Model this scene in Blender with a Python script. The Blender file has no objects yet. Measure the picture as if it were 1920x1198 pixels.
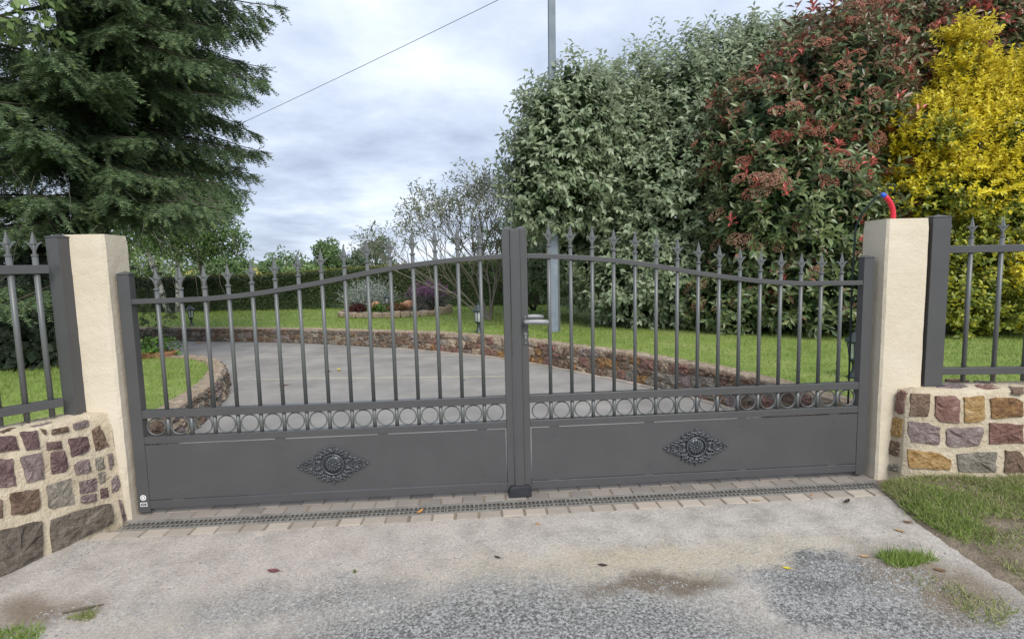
import bpy, math, random
import numpy as np
from mathutils import Matrix, Vector

# ---------------------------------------------------------------- camera, sky, sun, exposure
S = bpy.context.scene
COL = S.collection
cam_d = bpy.data.cameras.new('camera')
cam = bpy.data.objects.new('camera', cam_d)
COL.objects.link(cam)
cam_d.sensor_fit = 'HORIZONTAL'
cam_d.sensor_width = 36.0
cam_d.lens = 18.75
cam_d.clip_start = 0.05
cam_d.clip_end = 3000
CR = (0.9969351, -0.0749231, -0.0225148)
CU = (0.0297550, 0.0969689, 0.9948425)
CF = (0.0723534, 0.9924634, -0.0989010)
cam.matrix_world = Matrix(((CR[0], CU[0], -CF[0], -0.23865),
                           (CR[1], CU[1], -CF[1], -2.95455),
                           (CR[2], CU[2], -CF[2], 1.29307),
                           (0, 0, 0, 1)))
S.camera = cam

SUN_EL, SUN_AZ = math.radians(42), math.radians(163)      # azimuth clockwise from +Y: behind the camera, a little right
W = bpy.data.worlds.new('World')
S.world = W
W.use_nodes = True
wt = W.node_tree
for n in list(wt.nodes):
    wt.nodes.remove(n)


def nd(nt, typ, ins=None, **props):
    n = nt.nodes.new(typ)
    for k, v in props.items():
        setattr(n, k, v)
    for k, v in (ins or {}).items():
        s = n.inputs[k]
        if isinstance(v, bpy.types.NodeSocket):
            nt.links.new(v, s)
        else:
            s.default_value = v
    return n


def col4(c):
    return (c[0], c[1], c[2], 1.0)


def ramp(nt, fac, cols, pos=None, interp='LINEAR'):
    n = nt.nodes.new('ShaderNodeValToRGB')
    cr = n.color_ramp
    cr.interpolation = interp
    k = len(cols)
    pos = pos or [i / max(1, k - 1) for i in range(k)]
    while len(cr.elements) < k:
        cr.elements.new(0.5)
    for e, p, c in zip(cr.elements, pos, cols):
        e.position = p
        e.color = col4(c)
    nt.links.new(fac, n.inputs[0])
    return n.outputs[0]


def mth(nt, op, a, b=None, c=None, clamp=False):
    n = nt.nodes.new('ShaderNodeMath')
    n.operation = op
    n.use_clamp = clamp
    for i, v in enumerate((a, b, c)):
        if v is None:
            continue
        if isinstance(v, bpy.types.NodeSocket):
            nt.links.new(v, n.inputs[i])
        else:
            n.inputs[i].default_value = v
    return n.outputs[0]


def mix(nt, fac, a, b, blend='MIX'):
    n = nt.nodes.new('ShaderNodeMix')
    n.data_type = 'RGBA'
    n.blend_type = blend
    for s, v in ((n.inputs[0], fac), (n.inputs[6], a), (n.inputs[7], b)):
        if isinstance(v, bpy.types.NodeSocket):
            nt.links.new(v, s)
        elif isinstance(v, (int, float)):
            s.default_value = v
        else:
            s.default_value = col4(v)
    return n.outputs[2]


def noise(nt, vec, scale, detail=4, rough=0.55, out=0):
    n = nd(nt, 'ShaderNodeTexNoise', {'Scale': scale, 'Detail': detail, 'Roughness': rough})
    if vec is not None:
        nt.links.new(vec, n.inputs['Vector'])
    return n.outputs[out]


# overcast cloud deck in the world, over a Nishita sky
sky = nd(wt, 'ShaderNodeTexSky', sky_type='NISHITA', sun_disc=False)
sky.sun_elevation = SUN_EL
sky.sun_rotation = SUN_AZ
tc = nd(wt, 'ShaderNodeTexCoord')
sx = nd(wt, 'ShaderNodeSeparateXYZ', {0: tc.outputs['Generated']})
zz = mth(wt, 'ADD', mth(wt, 'MAXIMUM', sx.outputs[2], 0.0), 0.15)
px = mth(wt, 'DIVIDE', sx.outputs[0], zz)
py = mth(wt, 'DIVIDE', sx.outputs[1], zz)
cv = nd(wt, 'ShaderNodeCombineXYZ', {0: px, 1: py, 2: 3.7}).outputs[0]
n1 = noise(wt, cv, 0.85, 10, 0.55)
n2 = noise(wt, cv, 3.2, 8, 0.58)
nn = mth(wt, 'ADD', mth(wt, 'MULTIPLY', n1, 0.74), mth(wt, 'MULTIPLY', n2, 0.26))
nn = mth(wt, 'MULTIPLY_ADD', mth(wt, 'SUBTRACT', nn, .5), 1.35, .5)
cloud = ramp(wt, nn, [(.215, .25, .32), (.265, .305, .38), (.32, .36, .435), (.375, .415, .48), (.475, .50, .535)],
             [.32, .42, .51, .59, .74])
skyc = mix(wt, 1.0, sky.outputs[0], (0.05, 0.05, 0.05), 'MULTIPLY')
final = mix(wt, 0.92, skyc, cloud)
bg = nd(wt, 'ShaderNodeBackground', {'Color': final, 'Strength': 1.0})
wo = nd(wt, 'ShaderNodeOutputWorld')
wt.links.new(bg.outputs[0], wo.inputs[0])

sun_d = bpy.data.lights.new('sun', 'SUN')
sun_d.energy = 1.5
sun_d.angle = math.radians(38)
sun_d.color = (1.0, 0.96, 0.89)
sun = bpy.data.objects.new('sun', sun_d)
COL.objects.link(sun)
sdir = Vector((math.sin(SUN_AZ) * math.cos(SUN_EL), math.cos(SUN_AZ) * math.cos(SUN_EL), math.sin(SUN_EL)))
sun.rotation_euler = sdir.to_track_quat('Z', 'Y').to_euler()
sun.location = sdir * 30

S.view_settings.view_transform = 'Standard'
S.view_settings.look = 'None'
S.view_settings.gamma = 1.0
S.view_settings.exposure = 1.28
S.view_settings.use_curve_mapping = False

rng = np.random.default_rng(7)
random.seed(7)

# ---------------------------------------------------------------- materials


def base_mat(name):
    m = bpy.data.materials.new(name)
    m.use_nodes = True
    nt = m.node_tree
    return m, nt, nt.nodes['Principled BSDF']


def bump_in(nt, p, h, strength, dist):
    b = nd(nt, 'ShaderNodeBump', {'Strength': strength, 'Distance': dist, 'Height': h})
    nt.links.new(b.outputs[0], p.inputs['Normal'])


def surf(name, cols, scale=6, detail=6, rough=.8, bump=.3, bscale=40, dist=.01, objrand=.0, spec=.3, fine=0.0, metal=0.0,
         pos=None, coat=0.0):
    """noise-driven colours, optional per-object brightness, two-scale bump"""
    m, nt, p = base_mat(name)
    g = nd(nt, 'ShaderNodeNewGeometry').outputs['Position']
    oi = nd(nt, 'ShaderNodeObjectInfo').outputs['Random']
    vec = g
    if objrand:
        off = nd(nt, 'ShaderNodeCombineXYZ', {0: mth(nt, 'MULTIPLY', oi, 37.0), 1: mth(nt, 'MULTIPLY', oi, 11.0), 2: 0.0}).outputs[0]
        va = nd(nt, 'ShaderNodeVectorMath', {0: g, 1: off}, operation='ADD')
        vec = va.outputs[0]
    f = noise(nt, vec, scale, detail, .6)
    f = mth(nt, 'MULTIPLY_ADD', mth(nt, 'SUBTRACT', f, .5), 1.9, .5, clamp=True)
    if objrand:
        f = mth(nt, 'ADD', mth(nt, 'MULTIPLY', f, 1 - objrand), mth(nt, 'MULTIPLY', oi, objrand))
    c = ramp(nt, f, cols, pos)
    if fine:
        nf = noise(nt, vec, bscale * 2.2, 3, .6)
        k = mth(nt, 'MULTIPLY_ADD', nf, 2 * fine, 1 - fine)
        kc = nd(nt, 'ShaderNodeCombineColor', {0: k, 1: k, 2: k}).outputs[0]
        c = mix(nt, 1.0, c, kc, 'MULTIPLY')
    nt.links.new(c, p.inputs['Base Color'])
    p.inputs['Roughness'].default_value = rough
    p.inputs['Specular IOR Level'].default_value = spec
    p.inputs['Metallic'].default_value = metal
    if coat:
        p.inputs['Coat Weight'].default_value = coat
    if bump:
        h = mth(nt, 'ADD', noise(nt, vec, bscale, 5, .65), mth(nt, 'MULTIPLY', noise(nt, vec, bscale * .22, 4, .6), 1.6))
        bump_in(nt, p, h, bump, dist)
    return m


def leafm(name, cols, back=None, rough=.45, trans=.22, spec=.35, patch=.25, pscale=1.6):
    m, nt, p = base_mat(name)
    ge = nd(nt, 'ShaderNodeNewGeometry')
    c = ramp(nt, ge.outputs['Random Per Island'], cols)
    if back is not None:
        c = mix(nt, mth(nt, 'MULTIPLY', ge.outputs['Backfacing'], .85), c, back)
    nz = noise(nt, ge.outputs['Position'], pscale, 3, .5)
    k = mth(nt, 'MULTIPLY_ADD', nz, 2 * patch, 1 - patch)
    c = mix(nt, 1.0, c, nd(nt, 'ShaderNodeCombineColor', {0: k, 1: k, 2: k}).outputs[0], 'MULTIPLY')
    nt.links.new(c, p.inputs['Base Color'])
    p.inputs['Roughness'].default_value = rough
    p.inputs['Specular IOR Level'].default_value = spec
    if trans:
        tr = nd(nt, 'ShaderNodeBsdfTranslucent', {'Color': c})
        ms = nd(nt, 'ShaderNodeMixShader', {0: trans, 1: p.outputs[0], 2: tr.outputs[0]})
        nt.links.new(ms.outputs[0], nt.nodes['Material Output'].inputs[0])
    return m


M = {}
M['gate'] = surf('grey_powder_coat', [(.066, .066, .069), (.080, .079, .082)], 5, 6, .36, .05, 900, .0006, spec=.45)
M['gate_bar'] = surf('grey_powder_coat_bars', [(.100, .106, .106), (.118, .124, .124)], 3, 3, .36, .05, 900, .0006, spec=.5)
M['iron'] = surf('cast_iron_grey', [(.060, .066, .075), (.105, .112, .124)], 60, 3, .34, .1, 500, .001, spec=.6, metal=.35)
M['steel'] = surf('brushed_steel', [(.35, .35, .36), (.5, .5, .5)], 30, 2, .35, .05, 300, .001, metal=.8)
M['handle'] = surf('satin_handle', [(.20, .205, .215), (.25, .255, .26)], 30, 2, .35, .03, 300, .001, spec=.6)
M['black'] = surf('black_plastic', [(.018, .020, .025), (.03, .032, .038)], 8, 3, .5, .1, 200, .001)
M['white'] = surf('white_label', [(.75, .75, .75), (.8, .8, .8)], 8, 3, .5, 0)
M['ink'] = surf('black_ink', [(.02, .02, .02), (.03, .03, .03)], 8, 3, .6, 0)
M['render'] = surf('cream_render', [(.52, .45, .345), (.59, .52, .41), (.64, .57, .465)], 2.6, 8, .88, .5, 90, .006, spec=.15, fine=.09)
M['mortar'] = surf('cream_mortar', [(.42, .345, .245), (.55, .47, .35), (.62, .55, .43)], 9, 8, .92, .9, 85, .012, spec=.1, fine=.22)
ST = {'p': [(.060, .038, .042), (.125, .078, .080), (.185, .125, .12), (.31, .245, .225)],
      'm': [(.095, .074, .074), (.19, .145, .142), (.27, .215, .205), (.43, .38, .36)],
      'b': [(.070, .048, .037), (.145, .098, .070), (.22, .155, .115), (.34, .26, .20)],
      'r': [(.11, .060, .048), (.19, .105, .086), (.25, .15, .125), (.36, .255, .22)],
      'o': [(.16, .095, .036), (.31, .185, .07), (.42, .28, .13), (.56, .46, .32)],
      'y': [(.11, .060, .042), (.205, .115, .06), (.31, .185, .08), (.42, .28, .14)],
      'g': [(.10, .090, .076), (.195, .175, .145), (.28, .25, .21), (.40, .365, .315)],
      'd': [(.060, .049, .040), (.12, .10, .082), (.19, .16, .13), (.32, .28, .235)],
      't': [(.18, .135, .095), (.30, .235, .17), (.40, .32, .245), (.50, .43, .35)]}
for k_, c_ in ST.items():
    M['st_' + k_] = surf('wall_stone_' + {'p': 'purple', 'm': 'mauve', 'b': 'brown', 'r': 'red', 'o': 'ochre', 'y': 'rust', 'g': 'grey', 'd': 'dark', 't': 'tan'}[k_],
                         c_, 19, 10, .86, 1.0, 55, .02, objrand=.18, spec=.2, fine=.42)
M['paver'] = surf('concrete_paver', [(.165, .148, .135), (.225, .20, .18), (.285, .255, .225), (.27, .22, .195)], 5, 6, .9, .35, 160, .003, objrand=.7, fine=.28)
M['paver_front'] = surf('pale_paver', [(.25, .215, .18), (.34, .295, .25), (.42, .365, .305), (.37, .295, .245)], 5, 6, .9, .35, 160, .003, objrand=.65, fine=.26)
M['mortar_g'] = surf('weathered_mortar', [(.13, .10, .07), (.23, .18, .13), (.34, .28, .21)], 5, 7, .92, .6, 90, .008, spec=.1, fine=.15)
M['joint'] = surf('sandy_joint', [(.12, .10, .075), (.22, .18, .135), (.30, .25, .19)], 18, 6, .95, .5, 160, .004)
M['grate'] = surf('galvanised_grate', [(.19, .18, .165), (.33, .315, .29)], 14, 5, .55, .15, 200, .001, metal=.25, spec=.4)
M['void'] = surf('dark_channel', [(.02, .018, .016), (.04, .035, .03)], 20, 3, .95, .2, 90, .004)
M['drive'] = surf('grey_asphalt', [(.19, .18, .168), (.265, .252, .236), (.36, .34, .315)], 1.7, 10, .88, .6, 110, .004, fine=.3, spec=.25)
M['seam'] = surf('pale_joint', [(.36, .33, .25), (.48, .44, .34)], 8, 4, .9, .3, 100, .003)
M['soil'] = surf('brown_soil', [(.13, .10, .072), (.20, .16, .115), (.29, .24, .18)], 9, 7, .95, .8, 70, .02, fine=.15)
M['lawn'] = surf('lawn_ground', [(.13, .19, .04), (.20, .265, .06), (.28, .31, .11)], 2.2, 9, .9, .6, 60, .02, fine=.3)
M['field'] = surf('field_ground', [(.07, .11, .03), (.11, .15, .045), (.15, .17, .06)], .15, 6, .95, 0)
M['yfield'] = surf('yellow_field', [(.30, .25, .05), (.38, .31, .07)], .2, 5, .95, 0)
M['gravel'] = surf('grey_gravel', [(.10, .105, .11), (.26, .26, .255), (.50, .48, .45)], 50, 3, .85, .2, 300, .002, fine=.2)
M['zinc'] = surf('galvanised_steel', [(.13, .16, .20), (.18, .215, .255), (.24, .27, .305)], 5, 6, .6, .08, 60, .002, metal=.0, spec=.3, fine=.08)
M['zinc_dark'] = surf('weathered_side', [(.075, .085, .08), (.115, .125, .12)], 4, 6, .6, .1, 60, .002, spec=.3)
M['wire'] = surf('wire_black', [(.10, .11, .13), (.12, .13, .15)], 2, 2, .6, 0)
M['red_plastic'] = surf('red_conduit', [(.60, .018, .040), (.70, .03, .055)], 12, 3, .38, .1, 90, .003, spec=.5)
M['blue_plastic'] = surf('blue_tape', [(.03, .10, .5), (.04, .13, .6)], 12, 3, .4, 0)
M['cable'] = surf('dark_cable', [(.012, .022, .024), (.02, .035, .035)], 12, 3, .45, 0)
M['lantern'] = surf('black_green_iron', [(.022, .034, .036), (.04, .055, .055)], 12, 4, .4, .1, 120, .001, spec=.5)
M['terra'] = surf('terracotta', [(.33, .16, .09), (.44, .23, .14), (.52, .32, .21)], 8, 5, .85, .2, 80, .003)
M['bark'] = surf('grey_brown_bark', [(.055, .045, .035), (.10, .085, .065), (.15, .13, .105)], 14, 6, .9, .8, 40, .015)
M['twig'] = surf('grey_twig', [(.13, .118, .098), (.20, .18, .15)], 9, 4, .85, .2, 60, .003)
M['dead'] = surf('dead_twig', [(.07, .062, .052), (.13, .115, .098)], 9, 4, .85, 0)
M['house_w'] = surf('white_wall', [(.7, .7, .7), (.78, .78, .76)], 2, 3, .8, 0)
M['house_r'] = surf('slate_roof', [(.16, .17, .19), (.22, .23, .25)], 2, 3, .7, 0)
M['flower_w'] = leafm('dry_flower', [(.25, .125, .08), (.37, .20, .13), (.46, .27, .18), (.55, .42, .32)], rough=.8, trans=.1)
M['flower_r'] = leafm('red_flower', [(.36, .12, .085), (.50, .18, .125), (.56, .245, .17), (.62, .35, .26)], rough=.8, trans=.1)
# birch bark: white with dark bands
m_, nt_, p_ = base_mat('birch_bark')
g_ = nd(nt_, 'ShaderNodeNewGeometry').outputs['Position']
mp_ = nd(nt_, 'ShaderNodeMapping', {'Vector': g_, 'Scale': (4, 4, 14)})
nt_.links.new(ramp(nt_, noise(nt_, mp_.outputs[0], 1.0, 5, .6), [(.05, .05, .045), (.5, .48, .43), (.66, .64, .6)], [.36, .46, .65]), p_.inputs['Base Color'])
p_.inputs['Roughness'].default_value = .8
M['birch'] = m_
# glass of the lanterns
m_, nt_, p_ = base_mat('lantern_glass')
p_.inputs['Base Color'].default_value = (.62, .68, .68, 1)
p_.inputs['Roughness'].default_value = .12
p_.inputs['Alpha'].default_value = .45
M['glass'] = m_

M['L_silver'] = leafm('silver_green_leaf', [(.165, .23, .115), (.23, .30, .165), (.31, .375, .23), (.40, .45, .31)], (.40, .44, .32), .38, .35, .6, .2)
M['L_silver_in'] = leafm('inner_green_leaf', [(.035, .065, .025), (.06, .10, .04)], (.10, .14, .08), .5, .2, .3, .2)  # darkened green: the shade inside the shrubs is put into the leaf colour
M['L_photinia'] = leafm('dark_green_leaf', [(.08, .13, .05), (.12, .175, .065), (.175, .225, .085), (.23, .26, .11)], (.20, .23, .13), .30, .28, .65, .22)
M['L_bronze'] = leafm('bronze_leaf', [(.13, .125, .055), (.21, .125, .075), (.27, .135, .085)], (.15, .08, .06), .35, .2, .5, .2)
M['L_red'] = leafm('red_young_leaf', [(.42, .06, .055), (.56, .105, .09), (.62, .17, .14)], (.50, .16, .13), .33, .25, .5, .2)
M['L_gold'] = leafm('golden_leaf', [(.40, .38, .025), (.66, .53, .018), (.78, .65, .025), (.84, .73, .05), (.70, .64, .05)], (.66, .56, .09), .4, .38, .4, .2)
M['L_lime'] = leafm('yellow_green_leaf', [(.13, .19, .03), (.25, .28, .035), (.42, .40, .04), (.10, .16, .03)], (.2, .22, .06), .4, .25, .4, .2)
M['L_spruce'] = leafm('spruce_needle', [(.068, .112, .060), (.10, .158, .08), (.145, .205, .10), (.205, .265, .122)], None, .5, .22, .3, .3, 1.1)
M['L_dark'] = leafm('shade_needle', [(.022, .036, .024), (.038, .056, .034), (.055, .06, .042)], None, .6, .08, .25, .25)  # darker copy of the needle colour, standing in for shade under the spruce
M['L_spruce_tip'] = leafm('spruce_tip', [(.24, .34, .075), (.33, .42, .10)], None, .5, .25, .3, .2)
M['L_birch'] = leafm('birch_leaf', [(.09, .17, .045), (.135, .23, .06), (.19, .29, .085)], (.17, .24, .10), .45, .3, .3, .25)
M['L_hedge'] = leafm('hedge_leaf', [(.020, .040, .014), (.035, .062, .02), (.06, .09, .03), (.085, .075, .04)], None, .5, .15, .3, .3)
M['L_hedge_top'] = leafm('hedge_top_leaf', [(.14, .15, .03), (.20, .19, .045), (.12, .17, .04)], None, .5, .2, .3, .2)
M['L_tree'] = leafm('mid_green_leaf', [(.08, .14, .05), (.12, .19, .07), (.17, .24, .095)], None, .5, .25, .3, .25, .4)
M['L_tree2'] = leafm('blue_green_leaf', [(.075, .12, .07), (.105, .155, .09), (.14, .19, .11)], None, .5, .25, .3, .25, .4)
M['L_tree3'] = leafm('fresh_green_leaf', [(.14, .22, .075), (.19, .275, .10), (.25, .32, .135)], None, .5, .25, .3, .25, .4)
M['L_sparse'] = leafm('grey_olive_leaf', [(.13, .15, .09), (.19, .21, .13), (.26, .26, .17)], (.26, .28, .2), .5, .25, .3, .2)
M['L_lav'] = leafm('grey_lavender', [(.20, .25, .20), (.29, .33, .28), (.36, .38, .38)], None, .7, .1, .2, .15)
M['L_heath'] = leafm('heather_green', [(.09, .10, .085), (.15, .15, .13), (.20, .18, .17)], None, .7, .1, .2, .15)
M['L_purple'] = leafm('purple_flower', [(.27, .11, .25), (.34, .16, .31), (.30, .13, .27)], None, .7, .2, .2, .1)
M['L_plant'] = leafm('bedding_leaf', [(.05, .12, .02), (.09, .19, .035), (.14, .24, .05)], None, .5, .2, .3, .2)
M['L_darkred'] = leafm('dark_red_leaf', [(.06, .02, .02), (.12, .035, .03)], None, .5, .2, .3, .2)
M['L_brown'] = leafm('dry_brown_leaf', [(.16, .09, .04), (.24, .14, .07)], None, .7, .2, .2, .2)
M['G_lawn'] = leafm('lawn_blade', [(.145, .225, .045), (.20, .295, .06), (.26, .36, .085), (.32, .37, .13)], None, .5, .3, .3, .38, 2.0)
M['G_verge'] = leafm('verge_blade', [(.15, .21, .05), (.24, .29, .09), (.36, .36, .17), (.48, .43, .25)], None, .6, .3, .3, .4, 3.0)
for nm_, c_ in (('red', (.16, .06, .06)), ('dark', (.045, .035, .03)), ('orange', (.48, .24, .07)), ('yellow', (.62, .50, .03)), ('tan', (.38, .26, .14)), ('green', (.12, .14, .06)), ('brown', (.17, .10, .055))):
    M['fl_' + nm_] = surf('fallen_leaf_' + nm_, [tuple(v * .8 for v in c_), c_], 60, 4, .75, .2, 200, .002)

# ---------------------------------------------------------------- mesh helpers


class MB:
    def __init__(s):
        s.v, s.f = [], []

    def add(s, vs, fs):
        o = len(s.v)
        s.v += [tuple(map(float, q)) for q in vs]
        s.f += [tuple(o + i for i in q) for q in fs]
        return s

    def box(s, x0, x1, y0, y1, z0, z1):
        return s.add([(x0, y0, z0), (x1, y0, z0), (x1, y1, z0), (x0, y1, z0), (x0, y0, z1), (x1, y0, z1), (x1, y1, z1), (x0, y1, z1)],
                     [(0, 3, 2, 1), (4, 5, 6, 7), (0, 1, 5, 4), (1, 2, 6, 5), (2, 3, 7, 6), (3, 0, 4, 7)])

    def pyramid(s, x0, x1, y0, y1, z0, h, o=.003, t=.004):
        s.box(x0 - o, x1 + o, y0 - o, y1 + o, z0, z0 + t)
        a = [(x0 - o, y0 - o, z0 + t), (x1 + o, y0 - o, z0 + t), (x1 + o, y1 + o, z0 + t), (x0 - o, y1 + o, z0 + t), ((x0 + x1) / 2, (y0 + y1) / 2, z0 + t + h)]
        return s.add(a, [(0, 1, 4), (1, 2, 4), (2, 3, 4), (3, 0, 4)])

    def tube(s, path, rad, n=8, cap=True):
        path = [Vector(p) for p in path]
        if not hasattr(rad, '__len__'):
            rad = [rad] * len(path)
        o = len(s.v)
        up = None
        for i, p in enumerate(path):
            d = (path[min(i + 1, len(path) - 1)] - path[max(i - 1, 0)])
            d = d.normalized() if d.length > 1e-9 else Vector((0, 0, 1))
            if up is None:
                a = Vector((0, 0, 1)) if abs(d.z) < .9 else Vector((1, 0, 0))
                up = (a - d * a.dot(d)).normalized()
            else:
                up = (up - d * up.dot(d))
                up = up.normalized() if up.length > 1e-6 else d.orthogonal().normalized()
            sd = d.cross(up)
            for k in range(n):
                t = 2 * math.pi * k / n
                s.v.append(tuple(p + (up * math.cos(t) + sd * math.sin(t)) * rad[i]))
        for i in range(len(path) - 1):
            for k in range(n):
                a, b = o + i * n + k, o + i * n + (k + 1) % n
                s.f.append((a, b, b + n, a + n))
        if cap:
            s.f.append(tuple(o + k for k in range(n))[::-1])
            e = o + (len(path) - 1) * n
            s.f.append(tuple(e + k for k in range(n)))
        return s

    def lathe(s, prof, c=(0, 0, 0), n=16, axis='z'):
        o = len(s.v)
        for r, h in prof:
            for k in range(n):
                t = 2 * math.pi * k / n
                x, y = r * math.cos(t), r * math.sin(t)
                if axis == 'z':
                    q = (c[0] + x, c[1] + y, c[2] + h)
                elif axis == 'y':
                    q = (c[0] + x, c[1] - h, c[2] + y)
                else:
                    q = (c[0] + h, c[1] + x, c[2] + y)
                s.v.append(q)
        for i in range(len(prof) - 1):
            for k in range(n):
                a, b = o + i * n + k, o + i * n + (k + 1) % n
                s.f.append((a, b, b + n, a + n))
        s.f.append(tuple(o + k for k in range(n))[::-1])
        e = o + (len(prof) - 1) * n
        s.f.append(tuple(e + k for k in range(n)))
        return s

    def torus(s, c, R, r, n=24, m=8, ry=None):
        """ring in the XZ plane"""
        o = len(s.v)
        for i in range(n):
            t = 2 * math.pi * i / n
            for j in range(m):
                q = 2 * math.pi * j / m
                k = R + r * math.cos(q)
                s.v.append((c[0] + k * math.cos(t), c[1] + (ry or r) * math.sin(q), c[2] + k * math.sin(t)))
        for i in range(n):
            for j in range(m):
                a, b = o + i * m + j, o + i * m + (j + 1) % m
                c2, d = o + ((i + 1) % n) * m + (j + 1) % m, o + ((i + 1) % n) * m + j
                s.f.append((a, b, c2, d))
        return s

    def ball(s, c, r, n=8, m=5, sc=(1, 1, 1)):
        o = len(s.v)
        s.v.append((c[0], c[1], c[2] - r * sc[2]))
        for i in range(1, m):
            t = math.pi * i / m
            for k in range(n):
                q = 2 * math.pi * k / n
                s.v.append((c[0] + r * sc[0] * math.sin(t) * math.cos(q), c[1] + r * sc[1] * math.sin(t) * math.sin(q), c[2] - r * sc[2] * math.cos(t)))
        s.v.append((c[0], c[1], c[2] + r * sc[2]))
        e = len(s.v) - 1
        for k in range(n):
            s.f.append((o, o + 1 + (k + 1) % n, o + 1 + k))
            s.f.append((e, o + 1 + (m - 2) * n + k, o + 1 + (m - 2) * n + (k + 1) % n))
        for i in range(m - 2):
            for k in range(n):
                a, b = o + 1 + i * n + k, o + 1 + i * n + (k + 1) % n
                s.f.append((a, b, b + n, a + n))
        return s

    def mesh(s, name, mat, smooth=False):
        me = bpy.data.meshes.new(name)
        me.from_pydata(s.v, [], s.f)
        me.materials.append(mat)
        if smooth:
            me.polygons.foreach_set('use_smooth', [True] * len(me.polygons))
        me.update()
        return me

    def build(s, name, mat, parent=None, smooth=False, bevel=0):
        return obj(name, s.mesh(name, mat, smooth), parent, bevel)


def obj(name, me, parent=None, bevel=0):
    o = bpy.data.objects.new(name, me)
    COL.objects.link(o)
    if parent is not None:
        o.parent = parent
    if bevel:
        b = o.modifiers.new('bevel', 'BEVEL')
        b.width = bevel
        b.segments = 2
        b.limit_method = 'ANGLE'
    return o


def tag(o, label=None, cat=None, group=None, kind=None):
    if label:
        o['label'] = label
    if cat:
        o['category'] = cat
    if group:
        o['group'] = group
    if kind:
        o['kind'] = kind
    return o


def empty(name, loc, label, cat, group=None, rz=0):
    o = bpy.data.objects.new(name, None)
    o.empty_display_size = .1
    COL.objects.link(o)
    o.location = loc
    o.rotation_euler = (0, 0, rz)
    return tag(o, label, cat, group)


def copy_tree(o, parent=None):
    c = o.copy()
    COL.objects.link(c)
    c.parent = parent
    for ch in list(o.children):
        copy_tree(ch, c)
    return c


def np_mesh(name, V, F, mat, smooth=False):
    """V (n,3); F: list of (k,m) int arrays, mixed sizes"""
    me = bpy.data.meshes.new(name)
    V = np.ascontiguousarray(V, dtype=np.float32)
    me.vertices.add(len(V))
    me.vertices.foreach_set('co', V.ravel())
    idx = np.concatenate([f.ravel() for f in F]).astype(np.int32)
    tot = np.concatenate([np.full(len(f), f.shape[1], np.int32) for f in F])
    st = np.concatenate([[0], np.cumsum(tot)[:-1]]).astype(np.int32)
    me.loops.add(len(idx))
    me.loops.foreach_set('vertex_index', idx)
    me.polygons.add(len(tot))
    me.polygons.foreach_set('loop_start', st)
    me.polygons.foreach_set('loop_total', tot)
    if smooth:
        me.polygons.foreach_set('use_smooth', np.ones(len(tot), bool))
    me.materials.append(mat)
    me.update(calc_edges=True)
    return me


def unit(a):
    return a / np.maximum(np.linalg.norm(a, axis=-1, keepdims=True), 1e-9)


LEAF8 = (np.array([(0, 0, 0), (-.40, .26, .07), (-.42, .60, .05), (0, 1, -.14), (.42, .60, .05), (.40, .26, .07), (0, .28, -.02), (0, .62, -.05)]),
         [np.array([(0, 6, 1), (0, 5, 6), (2, 7, 3), (7, 4, 3)]), np.array([(1, 6, 7, 2), (6, 5, 4, 7)])])
LEAF4 = (np.array([(0, 0, 0), (-.5, .5, .09), (0, .5, -.04), (.5, .5, .09), (0, 1, -.10)]),
         [np.array([(0, 2, 1), (0, 3, 2), (1, 2, 4), (2, 3, 4)])])
LEAF2 = (np.array([(0, 0, 0), (-.5, .45, .08), (.5, .45, .08), (0, 1, -.05)]), [np.array([(0, 2, 1), (1, 2, 3)])])
BLADE = (np.array([(-.5, 0, 0), (.5, 0, 0), (-.32, .55, .10), (.32, .55, .10), (0, 1, .34)]), [np.array([(0, 1, 3), (0, 3, 2), (2, 3, 4)])])


def sprig_template(k=4):
    v, f = [(-.02, 0, 0), (.02, 0, 0), (0, 1.0, 0)], [(0, 1, 2)]
    for i in range(k):
        y = .04 + .86 * i / k
        ln = .30 * (1 - .35 * i / k)
        for sgn, dz in ((-1, .03), (1, .03), (-.45 if i % 2 else .45, .16))[:2 + i % 2]:
            o = len(v)
            v += [(0, y - .04, 0), (0, y + .095, 0), (sgn * ln, y + .23, dz)]
            f.append((o, o + 1, o + 2))
    return (np.array(v), [np.array(f)])


SPRIG = sprig_template()


def scatter(name, P, D, Nn, L, Wd, tpl, mat, parent=None, kind=None):
    """instances a leaf template at P, along D, facing Nn, as one real mesh"""
    P, D = np.asarray(P, float), unit(np.asarray(D, float))
    Nn = np.asarray(Nn, float)
    Xa = np.cross(D, Nn)
    bad = np.linalg.norm(Xa, axis=1) < 1e-4
    Xa[bad] = np.cross(D[bad], [[.3, .9, .2]])
    Xa = unit(Xa)
    Za = np.cross(Xa, D)
    tv, tf = tpl
    n, k = len(P), len(tv)
    L, Wd = np.broadcast_to(L, n), np.broadcast_to(Wd, n)
    V = (P[:, None, :] + tv[None, :, 0, None] * (Xa * Wd[:, None])[:, None, :] + tv[None, :, 1, None] * (D * L[:, None])[:, None, :]
         + tv[None, :, 2, None] * (Za * L[:, None])[:, None, :])
    off = (np.arange(n) * k)[:, None, None]
    F = [(f[None] + off).reshape(-1, f.shape[1]) for f in tf]
    o = obj(name, np_mesh(name, V.reshape(-1, 3), F, mat), parent)
    if kind:
        o['kind'] = kind
    return o


def rdir(n):
    return unit(rng.normal(size=(n, 3)))


_wv = [(rng.normal(size=3) * s_, rng.uniform(0, 6.28)) for s_ in (1.6, 1.6, 2.6, 2.6, 4, 4, 6)]


def lump(P, amp=.12):
    a = np.zeros(len(P))
    for w, ph in _wv:
        a += np.sin(P @ w + ph)
    return 1 + amp * a / 2.6


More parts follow.
